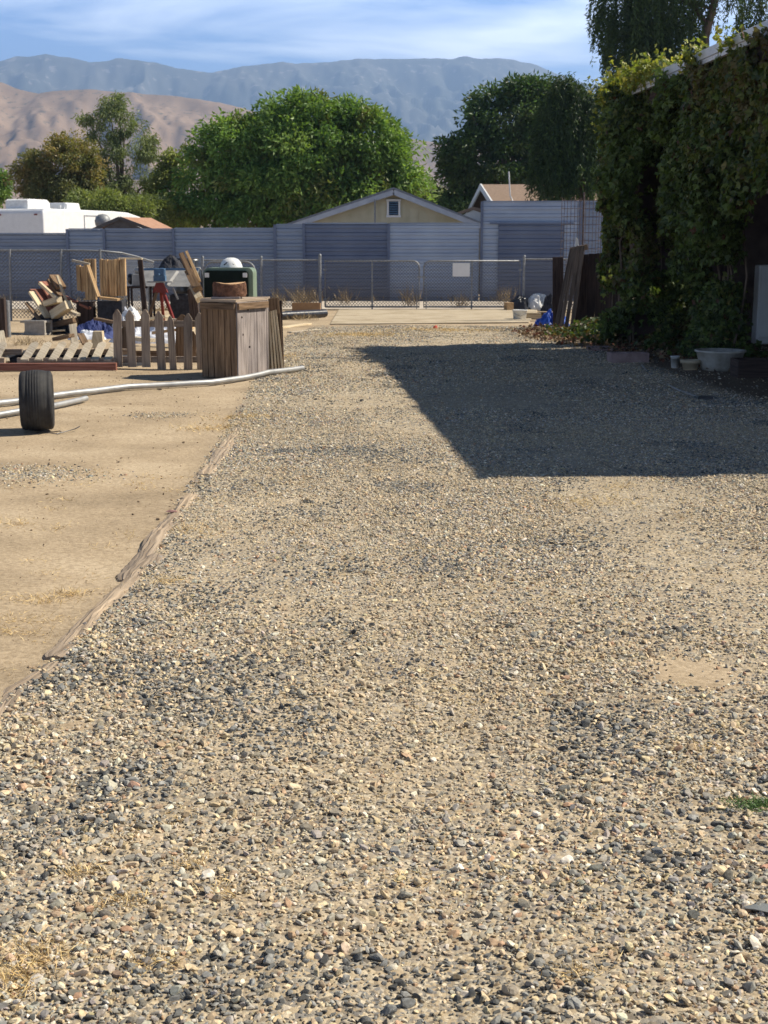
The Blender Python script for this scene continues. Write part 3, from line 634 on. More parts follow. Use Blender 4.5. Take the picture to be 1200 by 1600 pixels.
mb = MB((ga.x, Yg, 0)); mb.prism([(gl.x + .35, 0), (gr.x - .35, 0), (gr.x - .35, gr.z - .02), (ga.x, ga.z - .16), (gl.x + .35, gl.z - .02)], Yg, Yg + 7); mb.build('wall', M['yellow_siding'], t)
mb = MB((ga.x, Yg, 0))
for k in range(int((gr.x - gl.x) / .3)):
    x_ = gl.x + .5 + k * .3; top = (ga.z - .3) - (abs(x_ - ga.x)) * ((ga.z - gl.z) / (ga.x - gl.x) if x_ < ga.x else (ga.z - gr.z) / (gr.x - ga.x))
    if top > .4 and x_ < gr.x - .5: mb.box((x_, Yg - .012, top / 2), (.035, .02, top))
mb.build('batten', M['yellow_siding'], t)
for e, nm in ((gl, 'l'), (gr, 'r')):
    mb = MB((ga.x, Yg, 0)); mb.beam((ga.x, Yg - .42, ga.z - .09), (e.x, Yg - .42, e.z - .09), .04, .17, up=(0, 0, 1)); mb.build('fascia', M['fascia'], t)
mb = MB((ga.x, Yg, 0)); mb.prism([(gl.x - .1, gl.z + .0), (ga.x, ga.z + .05), (gr.x + .1, gr.z + .0), (gr.x + .1, gr.z - .06), (ga.x, ga.z - .02), (gl.x - .1, gl.z - .06)], Yg - .45, Yg + 7.4); mb.build('roof', M['roof_grey'], t)
v0, v1 = AT(606, 338, Yg), AT(624, 313, Yg)
mb = MB((ga.x, Yg, 0)); cx, cz, ww, hh = (v0.x + v1.x) / 2, (v0.z + v1.z) / 2, v1.x - v0.x, v1.z - v0.z
for (dx, dz, sx_, sz_) in ((0, hh / 2, ww + .1, .06), (0, -hh / 2, ww + .1, .06), (ww / 2, 0, .06, hh - .07), (-ww / 2, 0, .06, hh - .07)): mb.box((cx + dx, Yg - .04, cz + dz), (sx_, .06, sz_))
vf = mb.build('vent', M['white_paint'], t)
mb = MB((ga.x, Yg, 0)); mb.box((cx, Yg - .018, cz), (ww - .07, .01, hh - .07)); mb.build('vent_opening', M['black'], vf)
mb = MB((ga.x, Yg, 0))
for k in range(6): mb.box((cx, Yg - .045, cz - hh / 2 + .08 + k * (hh - .14) / 5.), (ww - .08, .012, .045), Matrix.Rotation(rad(40), 3, 'X'))
mb.build('louvre', M['blue_steel'], vf)
mb = MB((ga.x, Yg, 0)); q = AT(586, 312, Yg); mb.tube([(q.x, Yg - .5, 0), (q.x, Yg - .5, q.z)], .025, 6); mb.build('conduit', M['galv'], t)
# tan roofed house
Yh = 47.0
a, b_, c_ = AT(753, 288, Yh), AT(930, 287, Yh), AT(745, 330, Yh - 3)
t = thing('house', (a.x, Yh, 0), 'house with a tan shingle roof and an antenna mast above the tall metal wall', 'house')
eave = AT(760, 318, Yh - 3.2); mb = MB((a.x, Yh, 0))
R1 = [(a.x, Yh, a.z), (b_.x, Yh, a.z), (b_.x + .3, Yh - 3.3, eave.z - .15), (a.x + .28, Yh - 3.3, eave.z - .15)]
R2 = [(a.x, Yh, a.z), (b_.x, Yh, a.z), (b_.x, Yh + 3.3, eave.z - .15), (a.x - .28, Yh + 3.3, eave.z - .15)]
mb.add(R1 + R2 + [(p[0], p[1], p[2] - .08) for p in R1 + R2], [(0, 1, 2, 3), (4, 7, 6, 5), (8, 11, 10, 9), (12, 13, 14, 15), (3, 2, 10, 11), (0, 3, 11, 8), (4, 12, 15, 7), (1, 9, 10, 2)]); mb.build('roof', M['roof_tan'], t)
mb = MB((a.x, Yh, 0)); mb.prism([(Yh - 3, 0), (Yh + 3, 0), (Yh + 3, eave.z - .2), (Yh, a.z - .15), (Yh - 3, eave.z - .2)], a.x + .3, b_.x - .2, mapf=lambda x, y, z: Vector((y, x, z))); mb.build('wall', M['yellow_siding'], t)
mb = MB((a.x, Yh, 0)); mb.beam((a.x - .04, Yh, a.z - .08), (a.x + .24, Yh - 3.35, eave.z - .25), .05, .2); mb.beam((a.x - .04, Yh, a.z - .08), (a.x - .32, Yh + 3.35, eave.z - .25), .05, .2); mb.build('fascia', M['white_paint'], t)
m0, m1 = AT(797, 313, Yh - 2.8), AT(795, 268, Yh - 2.8)
mb = MB((a.x, Yh, 0)); mb.tube([(m0.x + .12, Yh - 2.8, m0.z - .1), (m0.x, Yh - 2.8, m0.z + .15), (m1.x, Yh - 2.8, m1.z)], .022, 6); mb.build('antenna_mast', M['white_paint'], t)
# low roof beside it
t = thing('shed', (AT(735, 330, 45).x, 45, 0), 'small low roofed shed wedged between the garage and the tan roofed house', 'shed')
mb = MB((AT(735, 330, 45).x, 45, 0)); e0, e1, e2 = AT(716, 331, 45), AT(740, 323, 45), AT(775, 333, 45)
mb.prism([(e0.x, e0.z), (e1.x, e1.z), (e2.x, e2.z), (e2.x, e2.z - .1), (e1.x, e1.z - .1), (e0.x, e0.z - .1)], 45, 47.5); mb.build('roof', M['roof_tan'], t)
mb = MB((AT(735, 330, 45).x, 45, 0)); mb.prism([(e0.x + .15, 0), (e2.x - .15, 0), (e2.x - .15, e2.z - .1), (e1.x, e1.z - .1), (e0.x + .15, e0.z - .1)], 45.1, 47.4); mb.build('wall', M['white_paint'], t)
# orange roofed shed
Ys = 42.5; a = AT(187, 339, Ys); l0, r0 = AT(146, 358.5, Ys), AT(238, 359, Ys); rb = AT(236, 340.5, Ys + 2.5); re = AT(272, 358, Ys + 2.3)
t = thing('shed', (a.x, Ys, 0), 'little shed with a terracotta roof and dark gable above the fence by the trailer', 'shed')
mb = MB((a.x, Ys, 0)); mb.add([a, rb, re, r0, (a.x, a.y, a.z - .06), (rb.x, rb.y, rb.z - .06), (re.x, re.y, re.z - .06), (r0.x, r0.y, r0.z - .06)], [(0, 1, 2, 3), (4, 7, 6, 5), (0, 3, 7, 4), (3, 2, 6, 7), (1, 5, 6, 2)])
lb = Vector((l0.x + (rb.x - a.x), rb.y, l0.z)); mb.add([a, l0, lb, rb], [(0, 1, 2, 3)]); mb.build('roof', M['roof_orange'], t)
M['shed_dark'] = mat('shed_boards', (.07, .06, .06), (.11, .10, .095), 5, .9, .1)
mb = MB((a.x, Ys, 0)); mb.add([(l0.x + .1, Ys + .06, 0), (r0.x - .1, Ys + .06, 0), (r0.x - .1, Ys + .06, r0.z - .05), (a.x, Ys + .06, a.z - .07), (l0.x + .1, Ys + .06, l0.z - .05)], [(0, 1, 2, 3, 4)])
mb.add([(r0.x - .1, Ys + .06, 0), (re.x - .1, re.y, 0), (re.x - .1, re.y, re.z - .07), (r0.x - .1, Ys + .06, r0.z - .07)], [(0, 1, 2, 3)]); mb.build('wall', M['shed_dark'], t)
mb = MB((a.x, Ys, 0)); mb.beam((a.x, Ys - .02, a.z - .03), (l0.x - .05, Ys - .02, l0.z - .03), .04, .1); mb.beam((a.x, Ys - .02, a.z - .03), (r0.x + .05, Ys - .02, r0.z - .03), .04, .1); mb.build('fascia', M['shed_dark'], t)
# metal hood vent behind the shed
q = AT(161, 356, 44.5); mb = MB((q.x, 44.5, 0)); mb.tube([(q.x, 44.5, 0), (q.x, 44.5, q.z)], .1, 12); mb.lathe([(.0, .46), (.13, .44), (.22, .36), (.26, .24), (.24, .1), (.14, 0), (.0, 0)], (q.x, 44.5, q.z - .02), 20)
tag(mb.build('flue_cap', M['galv'], None), 'round dull metal flue cap left of the terracotta roof', 'flue')

# travel trailer
t = thing('travel_trailer', (AT(70, 400, 50).x, 50, 0), 'long white travel trailer with two roof units behind the low metal fence', 'trailer', rz=rad(-22))
Lr, Wr, Hr = 7.3, 2.6, 2.86
def tp(x, y, z): return Vector((x, y, z))
prof = [(0, .55), (Lr - 1.0, .55), (Lr - .1, 1.1), (Lr, 1.7), (Lr - .15, 2.3), (Lr - .7, 2.68), (Lr - 1.6, Hr - .03), (Lr - 2.6, Hr), (.12, Hr), (0, Hr - .14)]
mb = MB(); n_ = len(prof); vs = [(-Wr, y, z) for y, z in prof] + [(0, y, z) for y, z in prof]
mb.add(vs, [tuple(range(n_)), tuple(range(2 * n_ - 1, n_ - 1, -1))] + [(i, (i + 1) % n_, (i + 1) % n_ + n_, i + n_) for i in range(n_)]); mb.build('body', M['white_paint'], t, bevel=.06)
mb = MB(); mb.prism([(.35, Hr + .0), (1.75, Hr + .0), (1.72, Hr + .26), (1.55, Hr + .36), (.45, Hr + .36), (.35, Hr + .3)], -Wr + .7, -Wr + 1.7, mapf=lambda x, y, z: Vector((y, x, z))); mb.build('roof_air_conditioner', M['white_plastic'], t, bevel=.03)
mb = MB(); mb.prism([(2.4, Hr), (3.5, Hr), (3.4, Hr + .28), (2.5, Hr + .28)], -1.5, -.75, mapf=lambda x, y, z: Vector((y, x, z))); mb.build('roof_air_conditioner', M['white_plastic'], t, bevel=.03)
M['trim'] = mat('grey_trim', (.3, .31, .33), (.4, .41, .43), 5, .5, .02)
mb = MB(); mb.box((.012, 2.6, 1.7), (.02, .03, 1.9)); mb.box((.012, 3.4, 1.7), (.02, .03, 1.9)); mb.box((.012, 3.0, 2.66), (.02, .83, .03)); mb.build('door_trim', M['trim'], t)
mb = MB(); mb.box((.014, 5.2, 2.0), (.02, 1.4, .6)); mb.build('window', M['glass_dark'], t)
for x_ in (-2.3, -1.9, -.3): mb = MB(); mb.box((x_, -.02, Hr - .22), (.12, .04, .05)); mb.build('marker_light', M['red'], t)
mb = MB(); mb.tube([(-.3, 1.9, Hr), (-.3, 1.9, Hr + .22)], .05, 10); mb.build('roof_vent', M['white_plastic'], t); mb = MB(); mb.tube([(-.5, 1.8, Hr), (-.5, 1.8, Hr + .16)], .035, 8); mb.build('roof_vent', M['white_plastic'], t)
for y_ in (3.2, 4.1): mb = MB(); mb.lathe([(.1, -.1), (.34, -.1), (.36, 0), (.34, .1), (.1, .1)], (-.14, y_, .36), 24, 'X'); mb.build('wheel', M['rubber'], t)

# ------------------------------------------------------------------ chain link
def mesh_fill(mb, P, w_, h, step=.075, th=.0064, curve=None):
    """diagonal wires in the local frame P(u, z) -> world"""
    n_ = int((w_ + h) / step)
    for k in range(n_ + 1):
        s0 = k * step
        for sgn in (1, -1):
            u0, z0, u1, z1 = s0, 0., s0 - h, h
            if u1 < 0: z1 = s0; u1 = 0.
            if u0 > w_: z0 = s0 - w_; u0 = w_
            if z1 > h: z1 = h
            if z0 >= z1: continue
            if sgn < 0: u0, u1 = w_ - u0, w_ - u1
            a_, b3 = P(u0, z0), P(u1, z1)
            off = Vector((0, .004 * sgn, 0))
            mb.tube([a_ + off, b3 + off], th, 3, cap=False, smooth=False)
def straight(p0, p1, z0):
    p0, p1 = Vector(p0), Vector(p1); d_ = (p1 - p0).normalized()
    return (lambda u, z: p0 + d_ * u + Vector((0, 0, z0 + z))), (p1 - p0).length
YC = 32.75; gx = lambda px: AT(px, 450, YC).x
HG = 1.18
def link_bay(x0, x1, lab, posts=(1, 1), h=HG, Y=YC, nm='chain_link_fence'):
    t = thing(nm, (x0, Y, 0), lab, 'fence', 'chain link fence bays along the alley'); org = (x0, Y, 0)
    P, w_ = straight((x0, Y, 0), (x1, Y, 0), .05); mb = MB(org); mesh_fill(mb, P, w_, h - .05); mb.build('wire_mesh', M['wire'], t)
    mb = MB(org); mb.tube([(x0, Y, h), (x1, Y, h)], .018, 8); mb.build('top_rail', M['galv'], t)
    for k, x_ in enumerate((x0, x1)):
        if posts[k]:
            mb = MB(org); mb.tube([(x_, Y - .03, -.05), (x_, Y - .03, h + .05)], .03, 10); mb.lathe([(0, .05), (.02, .045), (.034, .02), (.034, 0)], (x_, Y - .03, h + .05), 12); mb.build('post', M['galv'], t)
    return t
link_bay(gx(226), gx(318), 'chain link fence bay behind the vise stand and scrap timber', (0, 1))
link_bay(gx(320), gx(409), 'chain link fence bay behind the dark green box', (0, 1))
link_bay(gx(410), gx(500), 'chain link fence bay with dry weeds, between the green box and the gate', (0, 1))
link_bay(gx(818), gx(905), 'chain link fence bay behind the rubbish bags at the right of the gate', (1, 1), HG + .02)
def gate(x0, x1, lab, side, sign=False):
    t = thing('chain_link_gate', (x0, YC - .02, 0), lab, 'gate', 'double driveway gate'); org = (x0, YC - .02, 0); Y_ = YC - .02
    r_ = .16; s_ = 1 if side == 'r' else -1; xa, xb = (x0, x1) if side == 'r' else (x1, x0)       # xb = free end, rounded corner
    arc = [(xb - s_ * r_ + s_ * r_ * math.sin(a), HG - .02 - r_ + r_ * math.cos(a)) for a in [i * math.pi / 12 for i in range(7)]]
    pts = [(xa, .07), (xa, HG - .02)] + arc + [(xb, .07), (xa, .07)]
    mb = MB(org); mb.tube([(p[0], Y_, p[1]) for p in pts], .02, 8); mb.tube([((xa + xb) / 2, Y_, .0), ((xa + xb) / 2, Y_, HG - .02)], .019, 8); mb.build('frame', M['galv'], t)
    P, w_ = straight((min(xa, xb), Y_, 0), (max(xa, xb), Y_, 0), .08); mb = MB(org); mesh_fill(mb, P, w_, HG - .12); mb.build('wire_mesh', M['wire'], t)
    if sign:
        s0, s1 = AT(707, 432, YC), AT(734, 411, YC); mb = MB(org); mb.box(((s0.x + s1.x) / 2, Y_ - .03, (s0.z + s1.z) / 2), (s1.x - s0.x, .006, s1.z - s0.z)); mb.build('sign', M['white_paint'], t)
    mb = MB(org); mb.box((xb, Y_ - .03, .78), (.09, .05, .05)); mb.tube([(xb - s_ * .06, Y_ - .03, .02), (xb - s_ * .06, Y_ - .03, .6)], .009, 6); mb.build('latch', M['galv'], t)
    for z_ in (.25, .95): mb = MB(org); mb.box((xa, Y_ - .02, z_), (.08, .06, .04)); mb.build('hinge', M['galv'], t)
gate(gx(508), gx(655), 'left leaf of the double chain link gate, without a sign', 'r')
gate(gx(662), gx(812), 'right leaf of the double chain link gate, with a blank white sign', 'l', True)
for a_, lab in ((500.5, 'steel gate post at the left hinge of the double gate'), ):
    x_ = gx(a_); mb = MB((x_, YC, 0)); mb.tube([(x_, YC - .1, -.05), (x_, YC - .1, 1.27)], .035, 10); mb.lathe([(0, .06), (.025, .05), (.04, .02), (.04, 0)], (x_, YC - .1, 1.27), 12)
    tag(mb.build('gate_post', M['galv']), lab, 'post')
# older, sagging chain link on the left
t = thing('chain_link_fence', (AT(12, 450, 28).x, 28, 0), 'sagging older chain link fence at the left, its top bending down behind the slat stack', 'fence'); org = (AT(12, 450, 28).x, 28, 0)
tops = [(-120, 390), (0, 391), (60, 391), (120, 391), (160, 392), (190, 395), (215, 401), (240, 409)]
Yl = [28, 28, 28, 28, 28, 28.3, 28.8, 29.4]; TP = [AT(p[0], p[1], y_) for p, y_ in zip(tops, Yl)]
mb = MB(org); mb.tube(TP, .016, 8); mb.tube([p - Vector((0, 0, .03)) + Vector((0, .01, 0)) for p in TP], .006, 5); mb.build('top_rail', M['galv'], t)
mb = MB(org); st = .075
for i in range(len(TP) - 1):
    a_, b3 = TP[i], TP[i + 1]; wl = (Vector((b3.x, b3.y, 0)) - Vector((a_.x, a_.y, 0))).length; hh = min(a_.z, b3.z) - .06
    P, w_ = straight((a_.x, a_.y, 0), (b3.x, b3.y, 0), .05); mesh_fill(mb, P, w_, hh)
mb.build('wire_mesh', M['wire'], t)
for px_ in (12, 92, 153):
    q = AT(px_, 389, 28); mb = MB(org); mb.tube([(q.x, 28 - .03, -.05), (q.x + .05, 28 - .03, q.z)], .024, 9); mb.build('post', M['galv'], t)

# ------------------------------------------------------------------ house and patio cover on the right
HE = 3.6
def eavep(Y): return Vector((3.9 + (Y - 14.2) * (-.074), Y, HE))
d_e = Vector((-.074, 1, 0)).normalized(); n_e = Vector((1, .074, 0)).normalized()
Y0, Y1 = 9.45, 20.6; p0, p1 = eavep(Y0), eavep(Y1)
t = thing('house', (p1.x + 3, 15, 0), 'house with walls darkened for shade and a corrugated patio roof, hung with vines, at the right edge', 'house'); org = tuple(t.location)
def corr_sheet(mb, a, b, c_, d_, nrib, amp=.022, th=.02):
    """a-b along the eave, d-c along the ridge; ribs run from eave to ridge"""
    a, b, c_, d_ = map(Vector, (a, b, c_, d_)); vs = []; n2 = nrib * 4
    for i in range(n2 + 1):
        u = i / n2; z = amp * math.cos(i * math.pi / 2)
        for (s_, e_) in ((a, b), (d_, c_)): q = s_.lerp(e_, u); vs.append(q + Vector((0, 0, z)))
    m_ = len(vs); vs += [v - Vector((0, 0, th)) for v in vs]
    fs = []
    for i in range(n2):
        k = 2 * i; fs += [(k, k + 1, k + 3, k + 2), (m_ + k, m_ + k + 2, m_ + k + 3, m_ + k + 1), (k, k + 2, m_ + k + 2, m_ + k)]
    fs += [(0, m_, m_ + 1, 1)]; mb.add(vs, fs)
rise = .55; e0, e1 = p0 + Vector((0, 0, .1)), p1 + Vector((0, 0, .1)); q0, q1 = e0 + n_e * 3.2 + Vector((0, 0, rise)), e1 + n_e * 3.2 + Vector((0, 0, rise))
M['roof_metal'] = mat('corrugated_roof_metal', (.48, .5, .52), (.66, .67, .68), 3, .45, .03, metal=.3)
mb = MB(org); corr_sheet(mb, e0, e1, q1, q0, 70); mb.build('roof', M['roof_metal'], t)
mb = MB(org); g0_, g1_ = q0 + n_e * 4 + Vector((0, 0, -.6)), q1 + n_e * 4 + Vector((0, 0, -.6)); mb.add([q0, q1, g1_, g0_], [(0, 1, 2, 3)]); mb.build('roof_back', M['roof_grey'], t)
mb = MB(org)
for k in range(3): mb.beam(p0 + Vector((-.02 - .012 * (k % 2), 0, .11 - k * .055)), p1 + Vector((-.02 - .012 * (k % 2), 0, .11 - k * .055)), .05, .05)
mb.build('gutter', M['roof_metal'], t)
mb = MB(org); mb.beam(p0 + Vector((.12, 0, -.12)), p1 + Vector((.12, 0, -.12)), .09, .16); mb.build('beam', M['wood_dark'], t)
for y_ in (9.7, 12.6, 20.3):
    q = eavep(y_); mb = MB(org); mb.beam((q.x + (.2 if y_ < 14 else 1.6), y_, 0), (q.x + (.2 if y_ < 14 else 1.6), y_, HE - .22), .1, .1); mb.build('post', M['wood_dark'], t)
mb = MB(org)
for k in range(12):
    y_ = Y0 + .3 + k * (Y1 - Y0 - .6) / 11.; a_ = eavep(y_); b3 = a_ + n_e * 3.15 + Vector((0, 0, rise - .02)); mb.beam(a_ + Vector((.2, 0, -.0)), b3, .05, .1)
mb.build('rafter', M['wood_dark'], t)
w0, w1 = p0 + n_e * 3.0, p1 + n_e * 3.0
mb = MB(org); mb.beam((w0.x, w0.y, 1.95), (w1.x, w1.y, 1.95), .12, 3.9, up=(0, 0, 1)); mb.build('wall', M['house_dark'], t)
mb = MB(org); wa = eavep(20.9); mb.box((wa.x + 3.55, 21.15, 1.85), (6.6, .12, 3.7)); mb.build('wall', M['house_dark'], t); mb = MB(org); mb.box((wa.x + 3.85 + 2.9, Y0 + .1, 1.9), (7.4 - 3.0, .12, 3.7)); mb.build('wall', M['house_dark'], t)
# white cabinet under the patio roof
q = G(1200, 540); cbx = q.x + .12; t2 = thing('cabinet', (cbx, q.y, 0), 'white steel cabinet standing under the patio roof beside the vine', 'cabinet')
mb = MB(); mb.box((0, .28, .62), (.62, .55, 1.2)); mb.build('body', M['white_paint'], t2, bevel=.02)
mb = MB(); mb.box((.0, -.015, .66), (.58, .03, 1.08)); dr = mb.build('door', M['white_paint'], t2, bevel=.01)
mb = MB(); mb.box((.22, -.05, .8), (.02, .03, .22)); mb.build('handle', M['galv'], dr)

# vines
VG = [(.085, .125, .034), (.105, .15, .04), (.048, .075, .024), (.13, .155, .045), (.11, .095, .04)]
def vine(name, label, curtains, base, n, tips):
    base = Vector(base); t = thing(name, base, label, 'vine', 'vines hanging from the patio roof')
    Ps, Ns = [], []
    for (A, B, zt, zb, bul, wgt, seed) in curtains:          # A,B ground points of the curtain, zt/zb top and bottom height at each end
        m_ = int(n * wgt * 2.3); u = rng.random(m_); A_, B_ = np.array(A[:2]), np.array(B[:2]); L_ = np.linalg.norm(B_ - A_)
        dirv = (B_ - A_) / L_; nv = np.array([-dirv[1], dirv[0]]); nv = nv if nv[0] < 0 else -nv
        top = zt[0] * (1 - u) + zt[1] * u + (vn(u * L_, u * 0, 2.6, seed) - .5) * .35; bot = zb[0] * (1 - u) + zb[1] * u + (vn(u * L_, u * 0, 1.8, seed + 2) - .5) * .8
        bot = np.maximum(bot, .04); v_ = rng.random(m_); z = bot + (top - bot) * v_
        f = fbm(u * L_ * 1., z * .8, 1.5, 4, seed); o_ = (f - .42) * 2.4 * bul + bul * .35 - rng.random(m_) ** 1.6 * .3
        xy = A_ + dirv * (u * L_)[:, None] + nv * o_[:, None]
        hole = vn(u * L_, z, 2.2, seed + 1) * .6 + vn(u * L_, z, 5.5, seed + 3) * .4; k = rng.random(m_) < np.clip((hole - .42) * 7, .01, 1)
        Ps.append(np.column_stack([xy, z])[k]); Ns.append(np.tile(np.array([nv[0], nv[1], .25]), (k.sum(), 1)))
    P = np.concatenate(Ps) + 0; Nn = np.concatenate(Ns); m_ = len(P); P += rng.normal(0, .03, (m_, 3)); P[:, 2] = np.maximum(P[:, 2], .03)
    D = rng.normal(size=(m_, 3)) * .5 + Nn * .4 + np.array([0, 0, -.75]); s_ = rng.uniform(.045, .095, m_)
    ca = np.array(VG); patch = np.clip(fbm(P[:, 1] * 1.3 + P[:, 0], P[:, 2], 1.7, 3, 6) * 1.5 - .25, 0, .999)
    cc = ca[np.clip((patch * len(ca) + rng.normal(0, .7, m_)).astype(int), 0, len(ca) - 1)] * rng.uniform(.7, 1.3, (m_, 1))
    red = rng.random(m_) < .02; cc[red] = np.array([(.10, .05, .03)]); yl = rng.random(m_) < .008; cc[yl] = np.array([(.2, .17, .05)])
    V_, F_, T_ = leaves(P, D, s_, s_ * 1.05, cc, VINE, nb=Nn * 1.6); VV, FF, TT = [V_], [tri_split(F_)], [T_]; nb_ = len(V_)
    # shoots along the top: yellower leaves, with the sunlight put into their colour
    for (cx_, cy_, cz_, rx_, ry_, rz_, k) in tips:
        Ps = []
        for _ in range(k):
            s0 = np.array([cx_, cy_, cz_]) + rng.normal(size=3) * np.array([rx_, ry_, rz_]) * .5; dd = np.array([rng.normal(0, .3), rng.normal(0, .3), rng.uniform(.3, 1)]); l_ = rng.uniform(.15, .4)
            for q_ in np.linspace(0, 1, 9): Ps.append(s0 + dd * q_ * l_ + rng.normal(0, .02, 3))
        if Ps:
            P = np.array(Ps); m_ = len(P); s_ = rng.uniform(.04, .08, m_); ca = np.array([(.26, .27, .05), (.2, .24, .05), (.33, .3, .07), (.14, .18, .04)])
            V_, F_, T_ = leaves(P, rng.normal(size=(m_, 3)) + np.array([0, 0, -.2]), s_, s_ * .95, ca[rng.integers(0, 4, m_)] * rng.uniform(.7, 1.2, (m_, 1)), VINE)
            VV.append(V_); FF.append(tri_split(F_) + nb_); TT.append(T_); nb_ += len(V_)
    np_mesh('foliage', np.concatenate(VV), np.concatenate(FF), M['leaf'], np.concatenate(TT), t, org=base)
    for (A, B, zt, zb, bul, wgt, seed) in curtains:
        for k in range(5):
            mb = MB(base)
            u = random.random(); q = Vector(A).lerp(Vector(B), u); h_ = zt[0] * (1 - u) + zt[1] * u
            lo = 0 if (zb[0] * (1 - u) + zb[1] * u) < .4 else (zb[0] * (1 - u) + zb[1] * u) + .3
            pts = [Vector((q.x + random.uniform(-.08, .08), q.y + random.uniform(-.12, .12), lo + (h_ - .2 - lo) * s_ / 6.)) for s_ in range(7)]; mb.tube(pts, [.02 - .0022 * i for i in range(7)], 6); mb.build('stem', M['bark'], t)
    return t
fa, fb = (3.62, 20.95, 0), (4.55, 20.55, 0)
vine('climbing_vine', 'far clump of dark green vine beside the dark board fence', [
    ((3.40, 21.0, 0), (4.7, 20.75, 0), (3.72, 3.8), (.05, .05), .42, .55, 0),
    ((3.42, 21.1, 0), (3.60, 19.0, 0), (3.72, 3.7), (1.1, .7), .34, .45, 2)], (3.9, 20.8, 0), 26000,
    [(3.58, 18.6, 3.70, .12, .5, .10, 60), (3.45, 20.6, 3.66, .25, .5, .14, 120), (3.45, 19.4, 3.68, .2, .7, .12, 110), (3.85, 20.8, 3.78, .4, .3, .14, 90), (3.3, 21, 3.3, .12, .2, .4, 8)])
vine('climbing_vine', 'near curtain of lighter green vine reaching the ground beside the white tub', [
    ((4.16, 18.8, 0), (4.68, 17.8, 0), (3.5, 3.55), (.03, .03), .42, .5, 4),
    ((3.68, 17.9, 0), (3.98, 13.1, 0), (3.60, 3.56), (1.5, 2.2), .24, .5, 1)], (4.3, 18.4, 0), 36000,
    [(3.62, 16.6, 3.62, .12, .3, .12, 16), (3.72, 15.2, 3.62, .08, .15, .08, 7)])

# ivy and leaf litter on the ground under the vine
def litter():
    n_ = 5200; x_ = rng.uniform(2.2, 5.2, n_); y_ = rng.uniform(16, 25.5, n_)
    lim = np.interp(y_, [16, 18, 20, 22, 23.5, 25.5], [4.1, 3.6, 2.9, 2.35, 2.3, 2.9]); k = (x_ > lim + rng.normal(0, .12, n_)); x_, y_ = x_[k], y_[k]; m_ = len(x_)
    P = np.column_stack([x_, y_, gh(x_, y_) + rng.random(m_) * .05 + .01]); D = rng.normal(size=(m_, 3)) * np.array([1, 1, .35]); s_ = rng.uniform(.04, .09, m_)
    ca = np.array([(.16, .1, .05), (.1, .07, .045), (.22, .14, .07), (.2, .07, .04), (.3, .22, .12)]); cc = ca[rng.integers(0, 5, m_)] * rng.uniform(.6, 1.2, (m_, 1))
    V_, F_, T_ = leaves(P, D, s_, s_ * .7, cc); tag(np_mesh('leaf_litter', V_, F_, M['dry_leaf'], T_), 'brown fallen leaves under the vine', 'fallen leaves', kind='stuff')
    n_ = 9000; x_ = rng.uniform(2.2, 5.0, n_); y_ = rng.uniform(17, 25.4, n_)
    lim = np.interp(y_, [17, 19, 20.5, 22, 23.5, 25.5], [4.3, 3.9, 3.2, 2.9, 2.75, 4.2]); f = fbm(x_, y_, 1.4, 3, 2); k = (x_ > lim + rng.normal(0, .1, n_)) & (f > .42); x_, y_, f = x_[k], y_[k], f[k]; m_ = len(x_)
    P = np.column_stack([x_, y_, gh(x_, y_) + .03 + rng.random(m_) * .2 * np.clip((f - .38) * 4, .1, 1)]); D = rng.normal(size=(m_, 3)) * np.array([1, 1, .5]); s_ = rng.uniform(.05, .11, m_)
    ca = np.array([(.05, .08, .025), (.07, .1, .03), (.1, .07, .03)]); cc = ca[rng.integers(0, 3, m_)] * rng.uniform(.7, 1.3, (m_, 1))
    V_, F_, T_ = leaves(P, D, s_, s_, cc, VINE, nb=np.array([0, 0, 1.5])); tag(np_mesh('creeping_ivy', V_, tri_split(F_), M['leaf'], T_), 'low creeping ivy along the foot of the board fence and vine', 'ivy', kind='stuff')
litter()

# ------------------------------------------------------------------ dry grass, weeds
def blades(name, spots, label, cols, cat='grass', z0=0):
    Vs, Fs, Ts, b = [], [], [], 0
    for (cx_, cy_, rx_, ry_, n_, h_, lean) in spots:
        x_ = cx_ + rng.normal(0, rx_ * .5, n_); y_ = cy_ + rng.normal(0, ry_ * .5, n_); P = np.column_stack([x_, y_, gh(x_, y_) + .002])
        D = rng.normal(size=(n_, 3)) * np.array([lean, lean, .15]) + np.array([0, 0, 1.]); s_ = h_ * rng.uniform(.4, 1.3, n_)
        ca = np.array(cols); cc = ca[rng.integers(0, len(ca), n_)] * rng.uniform(.75, 1.25, (n_, 1)); wd = np.full(n_, max(.0022, cy_ * .00042))
        v, f, t_ = leaves(P, D, s_, wd, cc); Vs.append(v); Fs.append(f + b); Ts.append(t_); b += len(v)
    return tag(np_mesh(name, np.concatenate(Vs), np.concatenate(Fs), M['dry_leaf'], np.concatenate(Ts)), label, cat, kind='stuff')
STRAW = [(.62, .45, .2), (.72, .55, .28), (.5, .34, .15)]
sp = []
